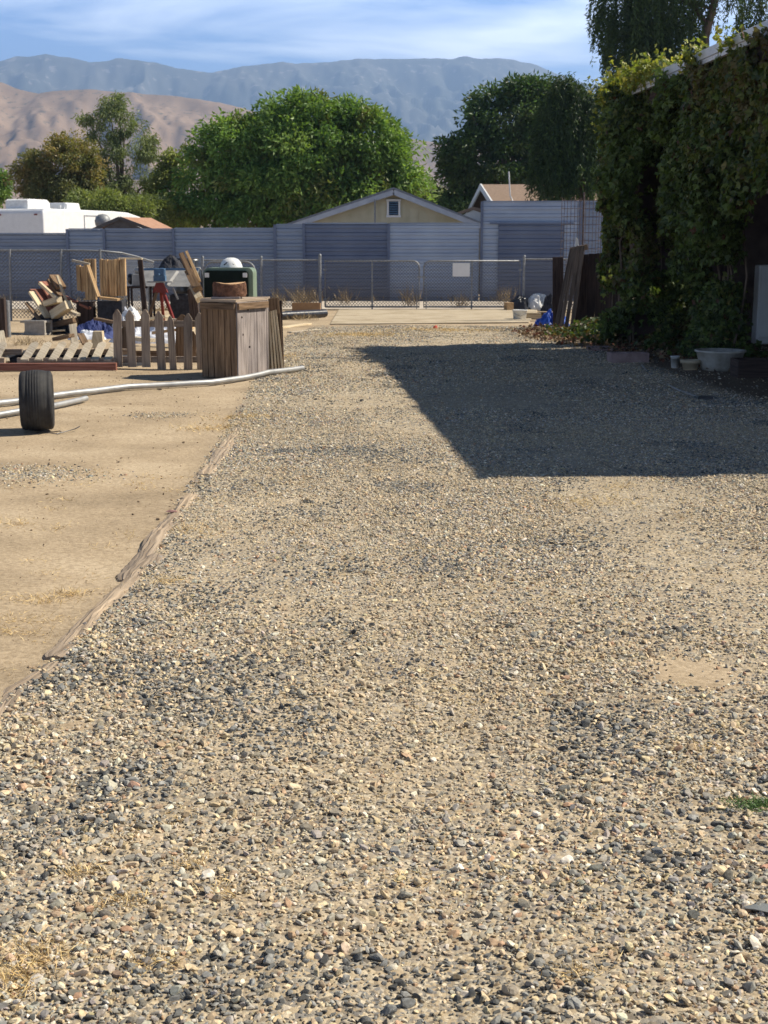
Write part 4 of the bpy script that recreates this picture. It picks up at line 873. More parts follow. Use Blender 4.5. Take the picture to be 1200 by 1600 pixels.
for (px_, py_, rx_, ry_, n_, h_, lean) in [(60, 935, .16, .1, 160, .05, 2), (25, 820, .12, .1, 90, .05, 2), (110, 925, .1, .06, 120, .05, 2), (20, 985, .12, .06, 90, .04, 2), (30, 965, .2, .1, 120, .04, 3), (330, 670, .35, .22, 260, .06, 2),
    (560, 525, .8, .6, 900, .06, 2), (920, 790, .35, .3, 420, .04, 2.5), (300, 830, .18, .2, 160, .04, 2), (260, 912, .1, .1, 90, .05, 2), (15, 1540, .08, .12, 260, .06, 2.5), (60, 1500, .1, .08, 140, .05, 2.5), (190, 1420, .08, .05, 120, .035, 2),
    (130, 1370, .06, .04, 90, .035, 2), (300, 1360, .05, .04, 70, .04, 2), (240, 1510, .08, .05, 130, .035, 2.5), (350, 1410, .05, .04, 60, .035, 2), (640, 1380, .05, .04, 40, .03, 2), (900, 1530, .06, .05, 70, .04, 2), (380, 655, .4, .25, 240, .06, 2), (740, 1100, .1, .08, 60, .03, 2), (1100, 1180, .1, .08, 60, .03, 2), (430, 560, .35, .5, 240, .07, 2), (700, 518, 1.2, .5, 700, .06, 2)]:
    g = G(px_, py_); sp.append((g.x, g.y, rx_, ry_, n_, h_, lean))
sp += [(rng.uniform(-.28, .28) * y_ , y_, .1, .1, 22, .035, 2.4) for y_ in rng.uniform(2.6, 9, 130)]
blades('dry_grass', sp, 'wisps of dry yellow straw in the gravel and sand', STRAW)
sp = [(AT(x_, 450, 33.3 + random.random() * 2).x, 33.2 + random.random() * 3.6, .18, .18, 60, .30 + random.random() * .35, .35) for x_ in (425, 440, 455, 466, 475, 470, 482, 540, 640, 720, 800)]
sp += [(AT(x_, 450, 37.8).x, 37.75, .35, .15, 40, .2, .4) for x_ in range(-60, 900, 64)]
sp += [(G(x_, y_).x, G(x_, y_).y, .3, .3, 120, .16, .8) for x_, y_ in ((235, 487), (265, 485), (290, 488), (100, 492), (60, 490), (140, 486), (470, 500), (40, 540))]
blades('tall_dry_weeds', sp, 'taller straw coloured weeds along the chain link and metal fences', [(.26, .19, .1), (.36, .27, .15), (.2, .145, .08)])
g = G(1185, 1262); blades('green_weed', [(g.x, g.y, .09, .035, 420, .03, 2.2), (g.x + .05, g.y + .02, .08, .03, 200, .03, 2.2)], 'small patch of green weed in the gravel at the right', [(.12, .22, .06), (.17, .27, .09), (.09, .16, .05)], 'weed')

# ------------------------------------------------------------------ timber edging
def rough_timber(pa, pb, wd, ht, seed, label, twist=0):
    A, B = Vector(pa), Vector(pb); L_ = (B - A).length; d_ = (B - A).normalized(); nrm = Vector((-d_.y, d_.x, 0)); ns = max(16, int(L_ / .035)); nr = 14; r_ = np.random.default_rng(seed)
    vs = []; fs = []; uvs = []; mid = (A + B) / 2; ph = seed * 3.3
    for i in range(ns + 1):
        u = i / ns; c = A.lerp(B, u) + nrm * (math.sin(u * 3 + ph) * .006); wv = wd * (.7 + .3 * float(vn(u * L_ * 2.2 + ph, seed, 1, 1)) + .28 * float(vn(u * L_ * 9 + ph, seed, 1, 5)) * .6)
        if i in (0, ns): wv *= .65
        hv = .34 * ht * (.5 + .75 * float(vn(u * L_ * 3 + ph, seed + 9, 1, 2))); gz = float(gh(c.x, c.y)) - .012
        for k in range(nr):
            s_ = (k / (nr - 1)) * 2 - 1; prof_ = (1 - abs(s_) ** 3.2); ck = (float(vn(s_ * 5 + ph, u * L_ * 2.6, 2.2, 3)) - .5) * .010
            p = c + nrm * (s_ * wv / 2 + (float(vn(u * L_ * 14, k * .8, 1, 4)) - .5) * .014); p.z = gz + hv * prof_ + ck * prof_; vs.append(p)
    for i in range(ns):
        for k in range(nr - 1):
            a_ = i * nr + k; fs.append((a_, a_ + 1, a_ + nr + 1, a_ + nr)); u0, u1 = i / ns * L_, (i + 1) / ns * L_; v0_, v1_ = k / nr * wd, (k + 1) / nr * wd; uvs.append([(u0, v0_), (u0, v1_), (u1, v1_), (u1, v0_)])
    fs.append(tuple(range(nr))); uvs.append([(0, .01 * k) for k in range(nr)]); fs.append(tuple(range(ns * nr, ns * nr + nr))); uvs.append([(0, .01 * k) for k in range(nr)])
    mb = MB((mid.x, mid.y, 0)); mb.add(vs, fs, uvs, False); return tag(mb.build('edging_timber', M['timber']), label, 'timber', 'old timbers edging the driveway')
rough_timber(G(-70, 1205), G(28, 1080), .11, .06, 3, 'splintered end piece of timber edging at the left frame edge')
rough_timber(G(8, 1090), G(92, 1036), .12, .06, 1, 'short broken timber edging piece just beyond the splintered end')
rough_timber(G(85, 1028), G(245, 868), .15, .07, 2, 'long split timber edging beside the straw clumps in the sand')
rough_timber(G(195, 905), G(300, 776), .14, .08, 4, 'bulging weathered timber edging in the middle of the row')
rough_timber(G(305, 757), G(345, 708), .13, .05, 5, 'half buried timber edging just before the far end of the row')
rough_timber(G(322, 745), G(372, 672), .15, .06, 6, 'farthest pale timber edging, nearest the steel pipe')
rough_timber(G(380, 640), G(432, 602), .16, .03, 7, 'flat brown board sunk in the sand at the end of the steel pipe')
# single bigger stones
def rock(px_, py_, r_, col, lab, seed, sc=(1, .8, .6)):
    g = G(px_, py_); v, f = proto(2, seed); m, t_, b = new_mat('rock_stone'); nn = N(t_, 'ShaderNodeTexNoise'); nn.inputs['Scale'].default_value = 30; rr = ramp(t_, [tuple(c * .75 for c in col), tuple(c * 1.2 for c in col)], [.3, .7])
    t_.links.new(nn.outputs[0], rr.inputs[0]); t_.links.new(rr.outputs[0], b.inputs['Base Color']); b.inputs['Roughness'].default_value = .9
    z = float(gh(g.x, g.y)); V_ = v * r_ * np.array(sc) + np.array([g.x, g.y, z + r_ * .3]); tag(np_mesh('rock', V_, f, m, org=(g.x, g.y, z)), lab, 'rock')
rock(208, 1236, .022, (.55, .33, .22), 'square peach coloured stone lying on the gravel', 61, (1, .9, 1))
rock(1190, 1434, .036, (.16, .17, .17), 'large grey rock at the right edge of the gravel', 62, (1.3, .8, .6))
rock(1138, 1546, .03, (.26, .24, .21), 'long grey brown wedge shaped stone at the lower right', 63, (.6, 1.2, .5))
rock(268, 800, .045, (.26, .14, .12), 'reddish brown stone on the timber edging', 64, (1.3, .8, .5))
rock(680, 515, .09, (.6, .12, .08), 'small red lump on the gravel before the concrete', 65, (.7, .6, .9))
rock(250, 611, .05, (.08, .06, .04), 'small dark clod on the sand behind the pipe', 66)
rock(826, 1553, .018, (.03, .03, .035), 'small black stone near the bottom of the gravel', 67)
rock(508, 1363, .02, (.05, .055, .055), 'flat dark stone in the lower middle gravel', 68, (1.3, .8, .4))

# ------------------------------------------------------------------ the left yard
# tyre
q = G(60, 673); t = thing('tyre', (q.x, q.y, 0), 'wide worn black tyre standing upright on the sand by the steel pipes', 'tyre', rz=rad(12)); R_, Wt = .252, .265
prof = [(.135, -Wt * .40), (.16, -Wt * .47), (.21, -Wt * .50), (.235, -Wt * .46), (.243, -Wt * .38)]
for k in range(-4, 5):
    x_ = k * Wt * .078; prof += [(R_ - .0006 * k * k, x_ - .009), (R_ - .0006 * k * k, x_ + .0075), (R_ - .0014 - .0006 * k * k, x_ + .009), (R_ - .0014 - .0006 * k * k, x_ + .0105)]
prof += [(.243, Wt * .40), (.235, Wt * .46), (.21, Wt * .5), (.16, Wt * .47), (.135, Wt * .40), (.13, 0), (.135, -Wt * .40)]
mb = MB(); mb.lathe(prof, (0, 0, R_), 56, 'X'); mb.build('tyre_casing', M['rubber'], t)
mb = MB(); mb.lathe([(.129, -.1), (.14, -.115), (.14, -.12), (.12, -.118), (.11, -.06), (.04, -.03), (0, -.03)], (0, 0, R_), 32, 'X'); mb.lathe([(0, .05), (.04, .05), (.11, .06), (.12, .118), (.14, .12), (.14, .115), (.129, .1)], (0, 0, R_), 32, 'X'); mb.build('rim', M['rim'], t)
# cable loop and clod beside it
q = G(78, 677); mb = MB((q.x, q.y, 0)); pts = [Vector((q.x + .09 * math.cos(a), q.y + .07 * math.sin(a), .012 + float(gh(q.x, q.y)) + .006 * math.sin(3 * a))) for a in [i * .35 for i in range(17)]] + [Vector((q.x + .18, q.y + .12, .02)), Vector((q.x + .2, q.y + .2, .03))]
mb.tube(pts, .004, 6); tag(mb.build('wire_loop', M['black_plastic']), 'thin loop of dark wire on the sand at the foot of the tyre', 'wire')
# pipes
def pipe(pxs, r_, lab):
    pts = [G(*p) for p in pxs]; n_ = []; 
    for i in range(len(pts) - 1):
        for k in range(4): n_.append(pts[i].lerp(pts[i + 1], k / 4))
    n_.append(pts[-1]); n_ = [Vector((p.x, p.y, r_ + .012 + float(gh(p.x, p.y)))) for p in n_]; mb = MB((n_[0].x, n_[0].y, 0)); mb.tube(n_, r_, 14); return tag(mb.build('steel_pipe', M['pipe']), lab, 'pipe', 'steel pipes lying on the sand')
pipe([(-120, 652), (0, 637), (90, 625), (200, 611), (330, 603), (400, 594), (473, 583)], .03, 'long bent steel pipe running to the wooden crate')
pipe([(-120, 672), (0, 654), (60, 646), (95, 639), (135, 630)], .027, 'short steel pipe ending behind the tyre')

# standing picket fence
def picket(mb, x_, y_, z0, h_, wd=.105, th=.02, R=None, o=None, tip=.07):
    poly = [(-wd / 2, 0), (wd / 2, 0), (wd / 2, h_ - tip), (wd * .1, h_), (-wd * .1, h_), (-wd / 2, h_ - tip)]
    def mf(x, y, z):
        p = Vector((x, y, z)); p = (R @ p) if R is not None else p; return Vector((x_, y_, z0)) + p
    mb.prism(poly, -th / 2, th / 2, mf)
Yk = 16.75; k0 = AT(185, 560, Yk)
t = thing('picket_fence', (k0.x, Yk, 0), 'standing section of unpainted picket fence next to the wooden crate', 'fence')
for i, (px_, hz_, rot) in enumerate([(185, .71, 1), (207, .70, -1), (229, .71, .5), (253, .72, -1.5), (271, .66, -2), (294, .69, 1.5), (315, .70, -1)]):
    x_ = AT(px_, 560, Yk).x; mb = MB(k0 * 1); mb.org = Vector((k0.x, Yk, 0)); picket(mb, x_, Yk - .03, .03 if i < 3 else .0, hz_, .105 if i != 4 else .085, .022, Matrix.Rotation(rad(rot), 3, 'Y')); mb.build('picket', M['wood_grey'], t)
for z_ in (.12, .56): mb = MB((k0.x, Yk, 0)); mb.beam((AT(182, 560, Yk).x, Yk + .02, z_), (AT(320, 560, Yk).x, Yk + .02, z_), .05, .075); mb.build('rail', M['wood_grey'], t)
# a second, darker section behind it
Y2 = 17.9; t = thing('picket_fence', (AT(230, 560, Y2).x, Y2, 0), 'darker broken picket section leaning just behind the standing picket fence', 'fence'); org = (AT(230, 560, Y2).x, Y2, 0)
for px_, hz_, wd in ((195, .5, .1), (283, .62, .16), (300, .4, .1)):
    mb = MB(org); picket(mb, AT(px_, 560, Y2).x, Y2, 0.0, hz_, wd, .022, Matrix.Rotation(rad(3), 3, 'Y')); mb.build('picket', M['wood_brown'], t)
mb = MB(org); mb.beam((AT(190, 560, Y2).x, Y2 + .04, .1), (AT(318, 560, Y2).x, Y2 + .04, .1), .05, .08); mb.build('rail', M['wood_brown'], t)

# lying picket panel on timbers
Yl_ = 16.6; b0 = AT(20, 570, Yl_)
def lying_panel(bots, tops_, lab, x_from, x_to):
    t = thing('fallen_picket_fence', (AT(bots[0], 570, Yl_).x, Yl_, 0), lab, 'fence panel', 'fallen picket panels'); org = Vector(t.location)
    for a_, b3 in zip(bots, tops_):
        A = AT(a_, 563, Yl_ + .03); B = AT(b3, 535, Yl_ + .62); d_ = (B - A); L_ = d_.length; yv = d_.normalized(); xv = Vector((1, 0, 0)); zv = xv.cross(yv).normalized(); xv = yv.cross(zv)
        R = Matrix((xv, -zv, yv)).transposed(); mb = MB(org); picket(mb, A.x, A.y, A.z, L_, .098, .024, R, tip=.06); mb.build('picket', M['wood_pale'], t)
    mb = MB(org); mb.beam((AT(x_from, 560, Yl_).x, Yl_ + .10, .11), (AT(x_to, 560, Yl_).x, Yl_ + .10, .11), .07, .07); mb.build('rail', M['wood_grey'], t)
    mb = MB(org); mb.beam((AT(x_from + 10, 545, Yl_).x, Yl_ + .5, .19), (AT(x_to + 14, 545, Yl_).x, Yl_ + .5, .19), .07, .07); mb.build('rail', M['wood_grey'], t)
    return t
lying_panel([38, 60, 82, 104, 127, 148, 168], [56, 76, 99, 119, 140, 161, 182], 'bleached picket panel lying tilted on a brown timber left of the standing pickets', 24, 178)
q = AT(100, 560, 17.1); PX = q.x
lying_panel([-118, -96, -74, -52, -30, -8], [-100, -80, -58, -38, -16, 6], 'bleached picket panel at the left frame edge', -125, 4)
def beam_thing(name, pa, pb, a_, b3, m, lab, cat='plank', group=None, roll=0, bev=.004):
    pa, pb = Vector(pa), Vector(pb); mb = MB((min(pa, pb, key=lambda p: p.z).x, min(pa, pb, key=lambda p: p.z).y, min(pa.z, pb.z))); mb.beam(pa, pb, a_, b3, roll=roll)
    return tag(mb.build(name, M[m], None, bev), lab, cat, group)
beam_thing('timber', (AT(-60, 575, 16.45).x, 16.42, .055), (AT(181, 575, 16.45).x, 16.5, .055), .1, .09, 'wood_red', 'long reddish brown timber lying under the fallen picket panel', 'timber')
beam_thing('timber', (AT(20, 570, 16.8).x, 16.9, .04), (AT(176, 570, 16.8).x, 16.78, .04), .1, .07, 'wood_dark', 'dark timber directly behind the reddish one under the fallen panel', 'timber')
# boards around the fallen panel
beam_thing('plank', AT(0, 518, 17.4), AT(9, 566, 17.0), .10, .03, 'wood_pale', 'pale board standing at the left frame edge beside the picket panel', roll=.2)
beam_thing('plank', AT(10, 545, 17.6), AT(26, 566, 17.2), .09, .03, 'wood_grey', 'short grey board leaning left of the picket panel')
beam_thing('plank', AT(113, 508, 19.5), AT(117, 538, 19.3), .10, .05, 'wood_pale', 'pale upright stub behind the fallen picket panel')
beam_thing('plank', AT(126, 522, 19.8), AT(134, 538, 19.5), .10, .03, 'wood_brown', 'small triangular brown offcut behind the fallen pickets')
q = AT(152, 530, 19.6); mb = MB((q.x, 19.6, 0)); mb.prism([(-.1, 0), (.09, 0), (.06, .24), (-.07, .24)], -.02, .12, lambda x, y, z: Vector((q.x + x, 19.6 + y + z * .3, .05 + z))); tag(mb.build('wood_block', M['wood_cream'], None, .004), 'cream tapered wood block behind the last fallen pickets', 'wood block')

# wooden crate
c0, c1, c2 = G(318, 589), G(371, 592), G(417, 584); back = Vector((.0, .40, 0)); Hc = .87
t = thing('wooden_crate', (c1.x, c1.y, 0), 'tall wooden crate, brown slats on the left and silvery planks on the right', 'crate'); org = Vector(t.location)
def face_planks(a_, b3, n_, m, nm, th=.022, gap=.006, z1=Hc, jit=.004, inset=0):
    d_ = (b3 - a_); L_ = d_.length; d_.normalize(); nr = Vector((d_.y, -d_.x, 0)); mb = MB(org)
    for k in range(n_):
        u = (k + .5) * L_ / n_; c = a_ + d_ * u + nr * (random.uniform(-jit, jit)); R = Matrix((d_, nr, Vector((0, 0, 1)))).transposed() @ Matrix.Rotation(random.uniform(-.006, .006), 3, 'Y')
        hh = z1 - random.uniform(0, .012); mb.box((c.x, c.y, hh / 2 + .005), (L_ / n_ - gap - random.uniform(0, .006), th, hh), R)
    return mb.build(nm, M[m], t, .002)
face_planks(c0, c1, 6, 'wood_brown', 'slat_side'); face_planks(c1, c2, 3, 'wood_lilac', 'plank_side')
face_planks(c2, c2 + back, 4, 'wood_lilac', 'plank_side'); face_planks(c0 + back, c0, 5, 'wood_brown', 'slat_side'); face_planks(c2 + back, c0 + back, 8, 'wood_brown', 'slat_side')
mb = MB(org); cen = (c0 + c1 + c2) / 3 + back / 2; ring = [c0, c1, c2, c2 + back, c0 + back]; ex = [cen + (p - cen) * 1.05 for p in ring]
mb.add([Vector((p.x, p.y, Hc + .002)) for p in ex] + [Vector((p.x, p.y, Hc + .032)) for p in ex], [tuple(range(5)), tuple(range(9, 4, -1))] + [(i, (i + 1) % 5, (i + 1) % 5 + 5, i + 5) for i in range(5)]); mb.build('lid', M['wood_grey'], t, .003)
mb = MB(org)
for a_, b3 in ((c0, c1), (c1, c2)):
    d_ = (b3 - a_).normalized(); nr = Vector((d_.y, -d_.x, 0)); mb.beam(a_ + nr * .028 + Vector((0, 0, Hc - .045)), b3 + nr * .028 + Vector((0, 0, Hc - .045)), .03, .075)
mb.build('rim_board', M['wood_brown'], t, .003)
mb = MB(org); d_ = (c2 - c1).normalized(); nr = Vector((d_.y, -d_.x, 0))
for u, z_ in ((.1, .7), (.25, .78), (.27, .35), (.12, .5)): q = c1 + d_ * u + nr * .013; mb.lathe([(0, .004), (.011, .002), (.013, 0)], (q.x, q.y, z_), 10, 'Z', R=Matrix.Rotation(rad(90), 3, 'X'))
mb.build('knot', M['wood_dark'], t)
# stump slice on a board on the crate
q = AT(357, 464, 15.85); mb = MB((q.x, 15.85, Hc + .034)); mb.box((q.x - .02, 15.85, Hc + .046), (.33, .3, .022)); tag(mb.build('board', M['wood_lilac'], None, .003), 'short dark board between the crate and the log slice', 'board')
zb = Hc + .058; t = thing('log_slice', (q.x + .01, 15.87, zb), 'thick bark covered log slice on top of the wooden crate', 'log')
mb = MB(); n_ = 40; vs = []; 
for lv, z_ in enumerate((0, .03, .06, .1, .13, .155)):
    for k in range(n_):
        a_ = 2 * math.pi * k / n_; r_ = .195 * (1 + .05 * math.sin(3 * a_) + .05 * (random.random() - .5)) * (1 if lv not in (0, 5) else .97); vs.append((r_ * math.cos(a_), r_ * .78 * math.sin(a_), z_ + (.012 * math.sin(2 * a_ + 1) if lv == 5 else 0)))
mb.add(vs, [(l * n_ + k, l * n_ + (k + 1) % n_, (l + 1) * n_ + (k + 1) % n_, (l + 1) * n_ + k) for l in range(5) for k in range(n_)]); M['bark_red'] = mat('reddish_bark', (.06, .028, .018), (.2, .1, .06), 18, .95, .8, dist=.02); mb.build('bark', M['bark_red'], t)
mb = MB(); mb.add([(v[0] * .985, v[1] * .985, v[2] + .001) for v in vs[5 * n_:]], [tuple(range(n_))]); mb.build('cut_face', M['endgrain'], t)
# slatted panel leaning behind the crate
t = thing('slatted_panel', tuple(G(432, 576)), 'pale slatted panel leaning against the right side of the crate', 'panel'); org = Vector(t.location)
for k in range(5):
    a_ = AT(421 + k * 5.2, 574 - k * .2, 16.28); b3 = AT(417 + k * 3.4, 488 - k, 16.34); a_.z = .01; mb = MB(org); mb.beam(a_, b3, .022, .02, up=(0, 1, 0)); mb.build('slat', M['wood_cream'], t)  # cream colour stands in for sunlight falling on the slats
mb = MB(org); mb.beam(AT(433, 466, 16.42), (AT(441, 572, 16.42).x, 16.42, .01), .05, .03, up=(0, 1, 0)); mb.beam(AT(427, 466, 16.36), AT(429, 490, 16.36), .12, .03, up=(0, 1, 0)); mb.build('back_board', M['wood_brown'], t)
mb = MB(org); mb.beam(AT(428, 470, 16.5), (AT(432, 572, 16.5).x, 16.5, .0), .19, .02, up=(0, 1, 0)); mb.build('shade_backing', M['wood_dark'], t)  # dark board added behind the slats for the shade in their gaps

# slat stacks on a dark box
Yv = 23.8
q = AT(172, 500, Yv); mb = MB((q.x, Yv, 0)); mb.box((q.x, Yv + .25, .28), (.44, .5, .56)); tag(mb.build('storage_box', M['black'], None, .01), 'black box carrying the right stack of tan slats', 'box')
def slat_stack(pa, pb, ya, yb, n_, lab, Y_, m='wood_tan'):
    A, B = AT(pa, yb, Y_), AT(pb, ya, Y_); t = thing('slat_stack', ((A.x + B.x) / 2, Y_, A.z), lab, 'wood stack', 'stacks of upright tan slats'); org = Vector(t.location); w_ = (B.x - A.x) / n_
    for k in range(n_):
        mb = MB(org); mb.box((A.x + (k + .5) * w_, Y_ + random.uniform(-.015, .015) + .06, (A.z + B.z) / 2 + random.uniform(-.012, .012)), (w_ * .88, .1 + random.uniform(0, .03), B.z - A.z), Matrix.Rotation(random.uniform(-.012, .012), 3, 'Y')); mb.build('slat', M[m], t, .003)
    return t
slat_stack(157, 195, 405, 463, 9, 'larger stack of upright tan slats standing on the black box', Yv)
slat_stack(133, 148, 405, 469, 3, 'narrow stack of upright tan slats left of the dark gap', Yv + .1)
slat_stack(120, 132, 415, 455, 2, 'short thin slats at the left end of the slat stacks', Yv + .2)
q = AT(175, 468, Yv - .1); beam_thing('board', AT(158, 465, Yv - .12), AT(186, 468, Yv - .12), .3, .04, 'wood_tan', 'tan board laid flat under the right slat stack', 'board')
for pa, pb in (((134, 470), (134, 500)),):
    q = AT(*pa, Yv + .2); beam_thing('timber', (q.x, Yv + .2, 0), (q.x, Yv + .2, q.z - .01), .3, .2, 'wood_dark', 'dark upright baulk under the narrow slat stack', 'timber')
beam_thing('plank', AT(113, 407, Yv - .2), AT(140, 413, Yv - .2), .1, .04, 'wood_pale', 'pale plank across the top of the left slats')
beam_thing('plank', AT(137, 414, Yv - .25), AT(154, 464, Yv - .35), .08, .03, 'wood_tan', 'thin plank leaning diagonally across the dark gap between the slat stacks')
# timber frame
t = thing('wooden_stand', (AT(220, 480, 24.3).x, 24.3, 0), 'dark post with a pale top bar right of the tan slats', 'frame'); org = Vector(t.location); q = AT(219, 406, 24.3)
mb = MB(org); mb.beam((q.x + .07, 24.3, 0), (q.x, 24.3, q.z), .08, .08); mb.build('post', M['wood_dark'], t); mb = MB(org); mb.beam(AT(185, 403.5, 24.3) , AT(222, 404.5, 24.3), .07, .03); mb.build('top_bar', M['wood_cream'], t)

# pile of boards at the left
Yb = 23.6; GP = 'loose boards in the left scrap pile'
for (a_, b3, w_, th, m, lab, dy) in [
    ((49, 456), (75, 496), .13, .04, 'wood_cream', 'cream board leaning at the left of the scrap pile', 0),
    ((41, 473), (62, 500), .07, .03, 'wood_brown', 'thin brown stick leaning left of the cream board', -.1),
    ((57, 452), (82, 490), .30, .03, 'wood_red', 'wide dull red board behind the cream board', .18),
    ((70, 440), (98, 485), .30, .03, 'wood_red', 'wide dull red board right of the other red one', .32),
    ((62, 442), (98, 475), .06, .05, 'wood_cream', 'narrow cream batten crossing the two red boards', .1),
    ((77, 437), (100, 472), .10, .05, 'wood_brown', 'dark brown board at the top of the scrap pile', .4),
    ((84, 431), (96, 450), .18, .06, 'wood_brown', 'stubby brown block sticking up from the scrap pile', .5),
    ((89, 431), (104, 471), .04, .04, 'wood_cream', 'thin pale batten at the top right of the scrap pile', .3),
    ((98, 462), (140, 482), .08, .04, 'wood_red', 'thin red brown board sloping right from the scrap pile', .25),
    ((72, 475), (92, 468), .14, .10, 'wood_cream', 'short cream offcut in the middle of the scrap pile', -.1),
    ((84, 492), (108, 476), .16, .15, 'wood_cream', 'fat cream log end at the front of the scrap pile', -.2),
    ((100, 482), (122, 492), .1, .05, 'wood_pale', 'short pale board below the fat log end', -.15),
    ((68, 519), (98, 516), .12, .03, 'wood_cream', 'cream strip lying flat in front of the scrap pile', -.2),
    ((76, 510), (118, 500), .15, .09, 'wood_brown', 'brown baulk lying under the scrap pile', .0)]:
    pa, pb = AT(*a_, Yb + dy + .25), AT(*b3, Yb + dy); pb.z = max(pb.z, th / 2 + .005); pa.z = max(pa.z, th / 2 + .005)
    beam_thing('board', pa, pb, w_, th, m, lab, 'board', GP)
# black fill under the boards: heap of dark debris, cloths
def heap(name, cx_, cy_, rx_, ry_, h_, m, lab, cat, seed, rough_=.5, z0=0, n_=34, group=None, sharp=1.6, fr=3.5):
    r_ = np.linspace(0, 1, n_); a_ = np.linspace(0, 2 * np.pi, 49)[:-1]; Rr, A = np.meshgrid(r_, a_, indexing='ij')
    ed = 1 + .28 * (vn(np.cos(A) * 2 + 5, np.sin(A) * 2 + 5, 1.3, seed) - .5); x_ = np.cos(A) * Rr * rx_ * ed; y_ = np.sin(A) * Rr * ry_ * ed
    f = fbm(x_ + 9, y_ + 4, fr / max(rx_, ry_) * .5, 5, seed, .6); fold = 1 - np.abs(f - .5) * 4 * rough_
    z_ = h_ * np.clip(1 - Rr ** sharp, 0, 1) ** .7 * np.clip(fold + (f - .5) * rough_ * 2, .15, 1.6)
    V_ = np.stack([x_ + cx_, y_ + cy_, z_ + z0], -1).reshape(-1, 3); k = np.arange(n_ * 48).reshape(n_, 48); k2 = np.roll(k, -1, 1)
    F_ = np.stack([k[:-1], k[1:], k2[1:], k2[:-1]], -1).reshape(-1, 4); return tag(np_mesh(name, V_, F_, M[m], org=(cx_, cy_, z0), smooth=False), lab, cat, group)
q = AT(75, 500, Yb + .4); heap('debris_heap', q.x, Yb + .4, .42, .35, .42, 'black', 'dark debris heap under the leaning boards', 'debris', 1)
q = AT(150, 500, 22.6); heap('tarp_heap', q.x - .05, 22.6, .42, .4, .33, 'navy_cloth', 'navy blue crumpled tarp below the tan slats', 'tarp', 2)
q = AT(140, 505, 22.2); heap('cloth_heap', q.x - .05, 22.2, .3, .2, .17, 'grey_cloth', 'pale grey and blue cloth in front of the navy tarp', 'cloth', 3, .8)
q = AT(205, 500, 22.9); heap('cloth_heap', q.x - .0, 22.9, .36, .3, .55, 'white_cloth', 'white sheet heaped in a peak behind the first standing pickets', 'sheet', 4, .5, sharp=1.1)
q = AT(250, 500, 22.2); heap('cloth_heap', q.x, 21.6, .75, .4, .34, 'grey_cloth', 'flat grey and white sheeting behind the middle standing pickets', 'sheet', 5, .9)
q = AT(192, 480, 23.4); heap('cloth_heap', q.x - .02, 23.5, .24, .2, .52, 'grey_cloth', 'bluish bundle between the black box and the white sheet', 'cloth', 6, .8)
q = AT(290, 495, 23.6); heap('straw_heap', q.x, 23.6, .55, .4, .2, 'wood_cream', 'heap of yellow splintered wood behind the last pickets', 'wood scraps', 7, 1.)
# hollow block, block shape with an opening
q = G(51, 524); t = thing('hollow_block', (q.x, q.y, 0), 'big hollow concrete block on the ground in front of the scrap pile', 'block', rz=rad(-14)); mb = MB()
for (c, s_) in (((0, .15, .02), (.46, .3, .04)), ((0, .15, .23), (.46, .3, .04)), ((.04, .27, .125), (.38, .05, .17)), ((.04, .03, .125), (.38, .05, .17)), ((.02, .15, .125), (.04, .19, .17))): mb.box(c, s_)
mb.build('shell', M['block'], t, .006); mb = MB(); mb.box((-.12, .15, .125), (.02, .18, .165)); mb.build('opening', M['black'], t)
# dark post at the left edge
q = AT(3, 520, 22.5); beam_thing('timber', (q.x, 22.5, 0), (q.x, 22.5, AT(3, 466, 22.5).z), .16, .12, 'wood_dark', 'stout dark brown post at the left frame edge', 'post')
x_ = AT(13, 520, 22.6).x; mb = MB((x_, 22.6, 0)); mb.tube([(x_, 22.6, 0), (x_, 22.6, .62)], .045, 12); tag(mb.build('steel_post', M['galv']), 'short grey steel post next to the dark brown post', 'post')

# sheet metal trough on legs
t = thing('metal_trough', (AT(260, 480, 26).x, 26, 0), 'dull sheet metal trough on legs under the black bags', 'trough'); org = Vector(t.location)
a_, b3, c_, d_ = AT(224, 421, 26.3), AT(306, 421, 26.3), AT(300, 448, 25.7), AT(228, 447, 25.7)
mb = MB(org); mb.add([a_, b3, c_, d_] + [p + Vector((0, .5, .0)) for p in (a_, b3, c_, d_)], [(0, 1, 2, 3), (4, 7, 6, 5), (0, 3, 7, 4), (1, 5, 6, 2), (3, 2, 6, 7)]); mb.build('tub', M['tin'], t)
mb = MB(org); mb.beam(a_ + Vector((-.1, 0, 0)), b3 + Vector((.05, 0, 0)), .05, .05); mb.build('rim_bar', M['blue_steel'], t)
for px_ in (232, 296): q = AT(px_, 440, 26.2); mb = MB(org); mb.tube([(q.x, 26.2, 0), (q.x, 26.2, q.z)], .02, 8); mb.build('leg', M['galv'], t)
mb = MB(org); mb.beam(AT(262, 446, 25.6), AT(278, 424, 25.9), .05, .02, up=(0, 1, 0)); mb.beam(AT(270, 450, 25.5), AT(278, 468, 25.5), .03, .03); mb.build('brace', M['tin'], t)
q = AT(277, 470, 25.9); mb = MB((q.x, 26, 0)); mb.box((q.x + .12, 26.1, .30), (.5, .5, .6)); tag(mb.build('crate_box', M['black'], None, .015), 'black box under the sheet metal trough', 'box')
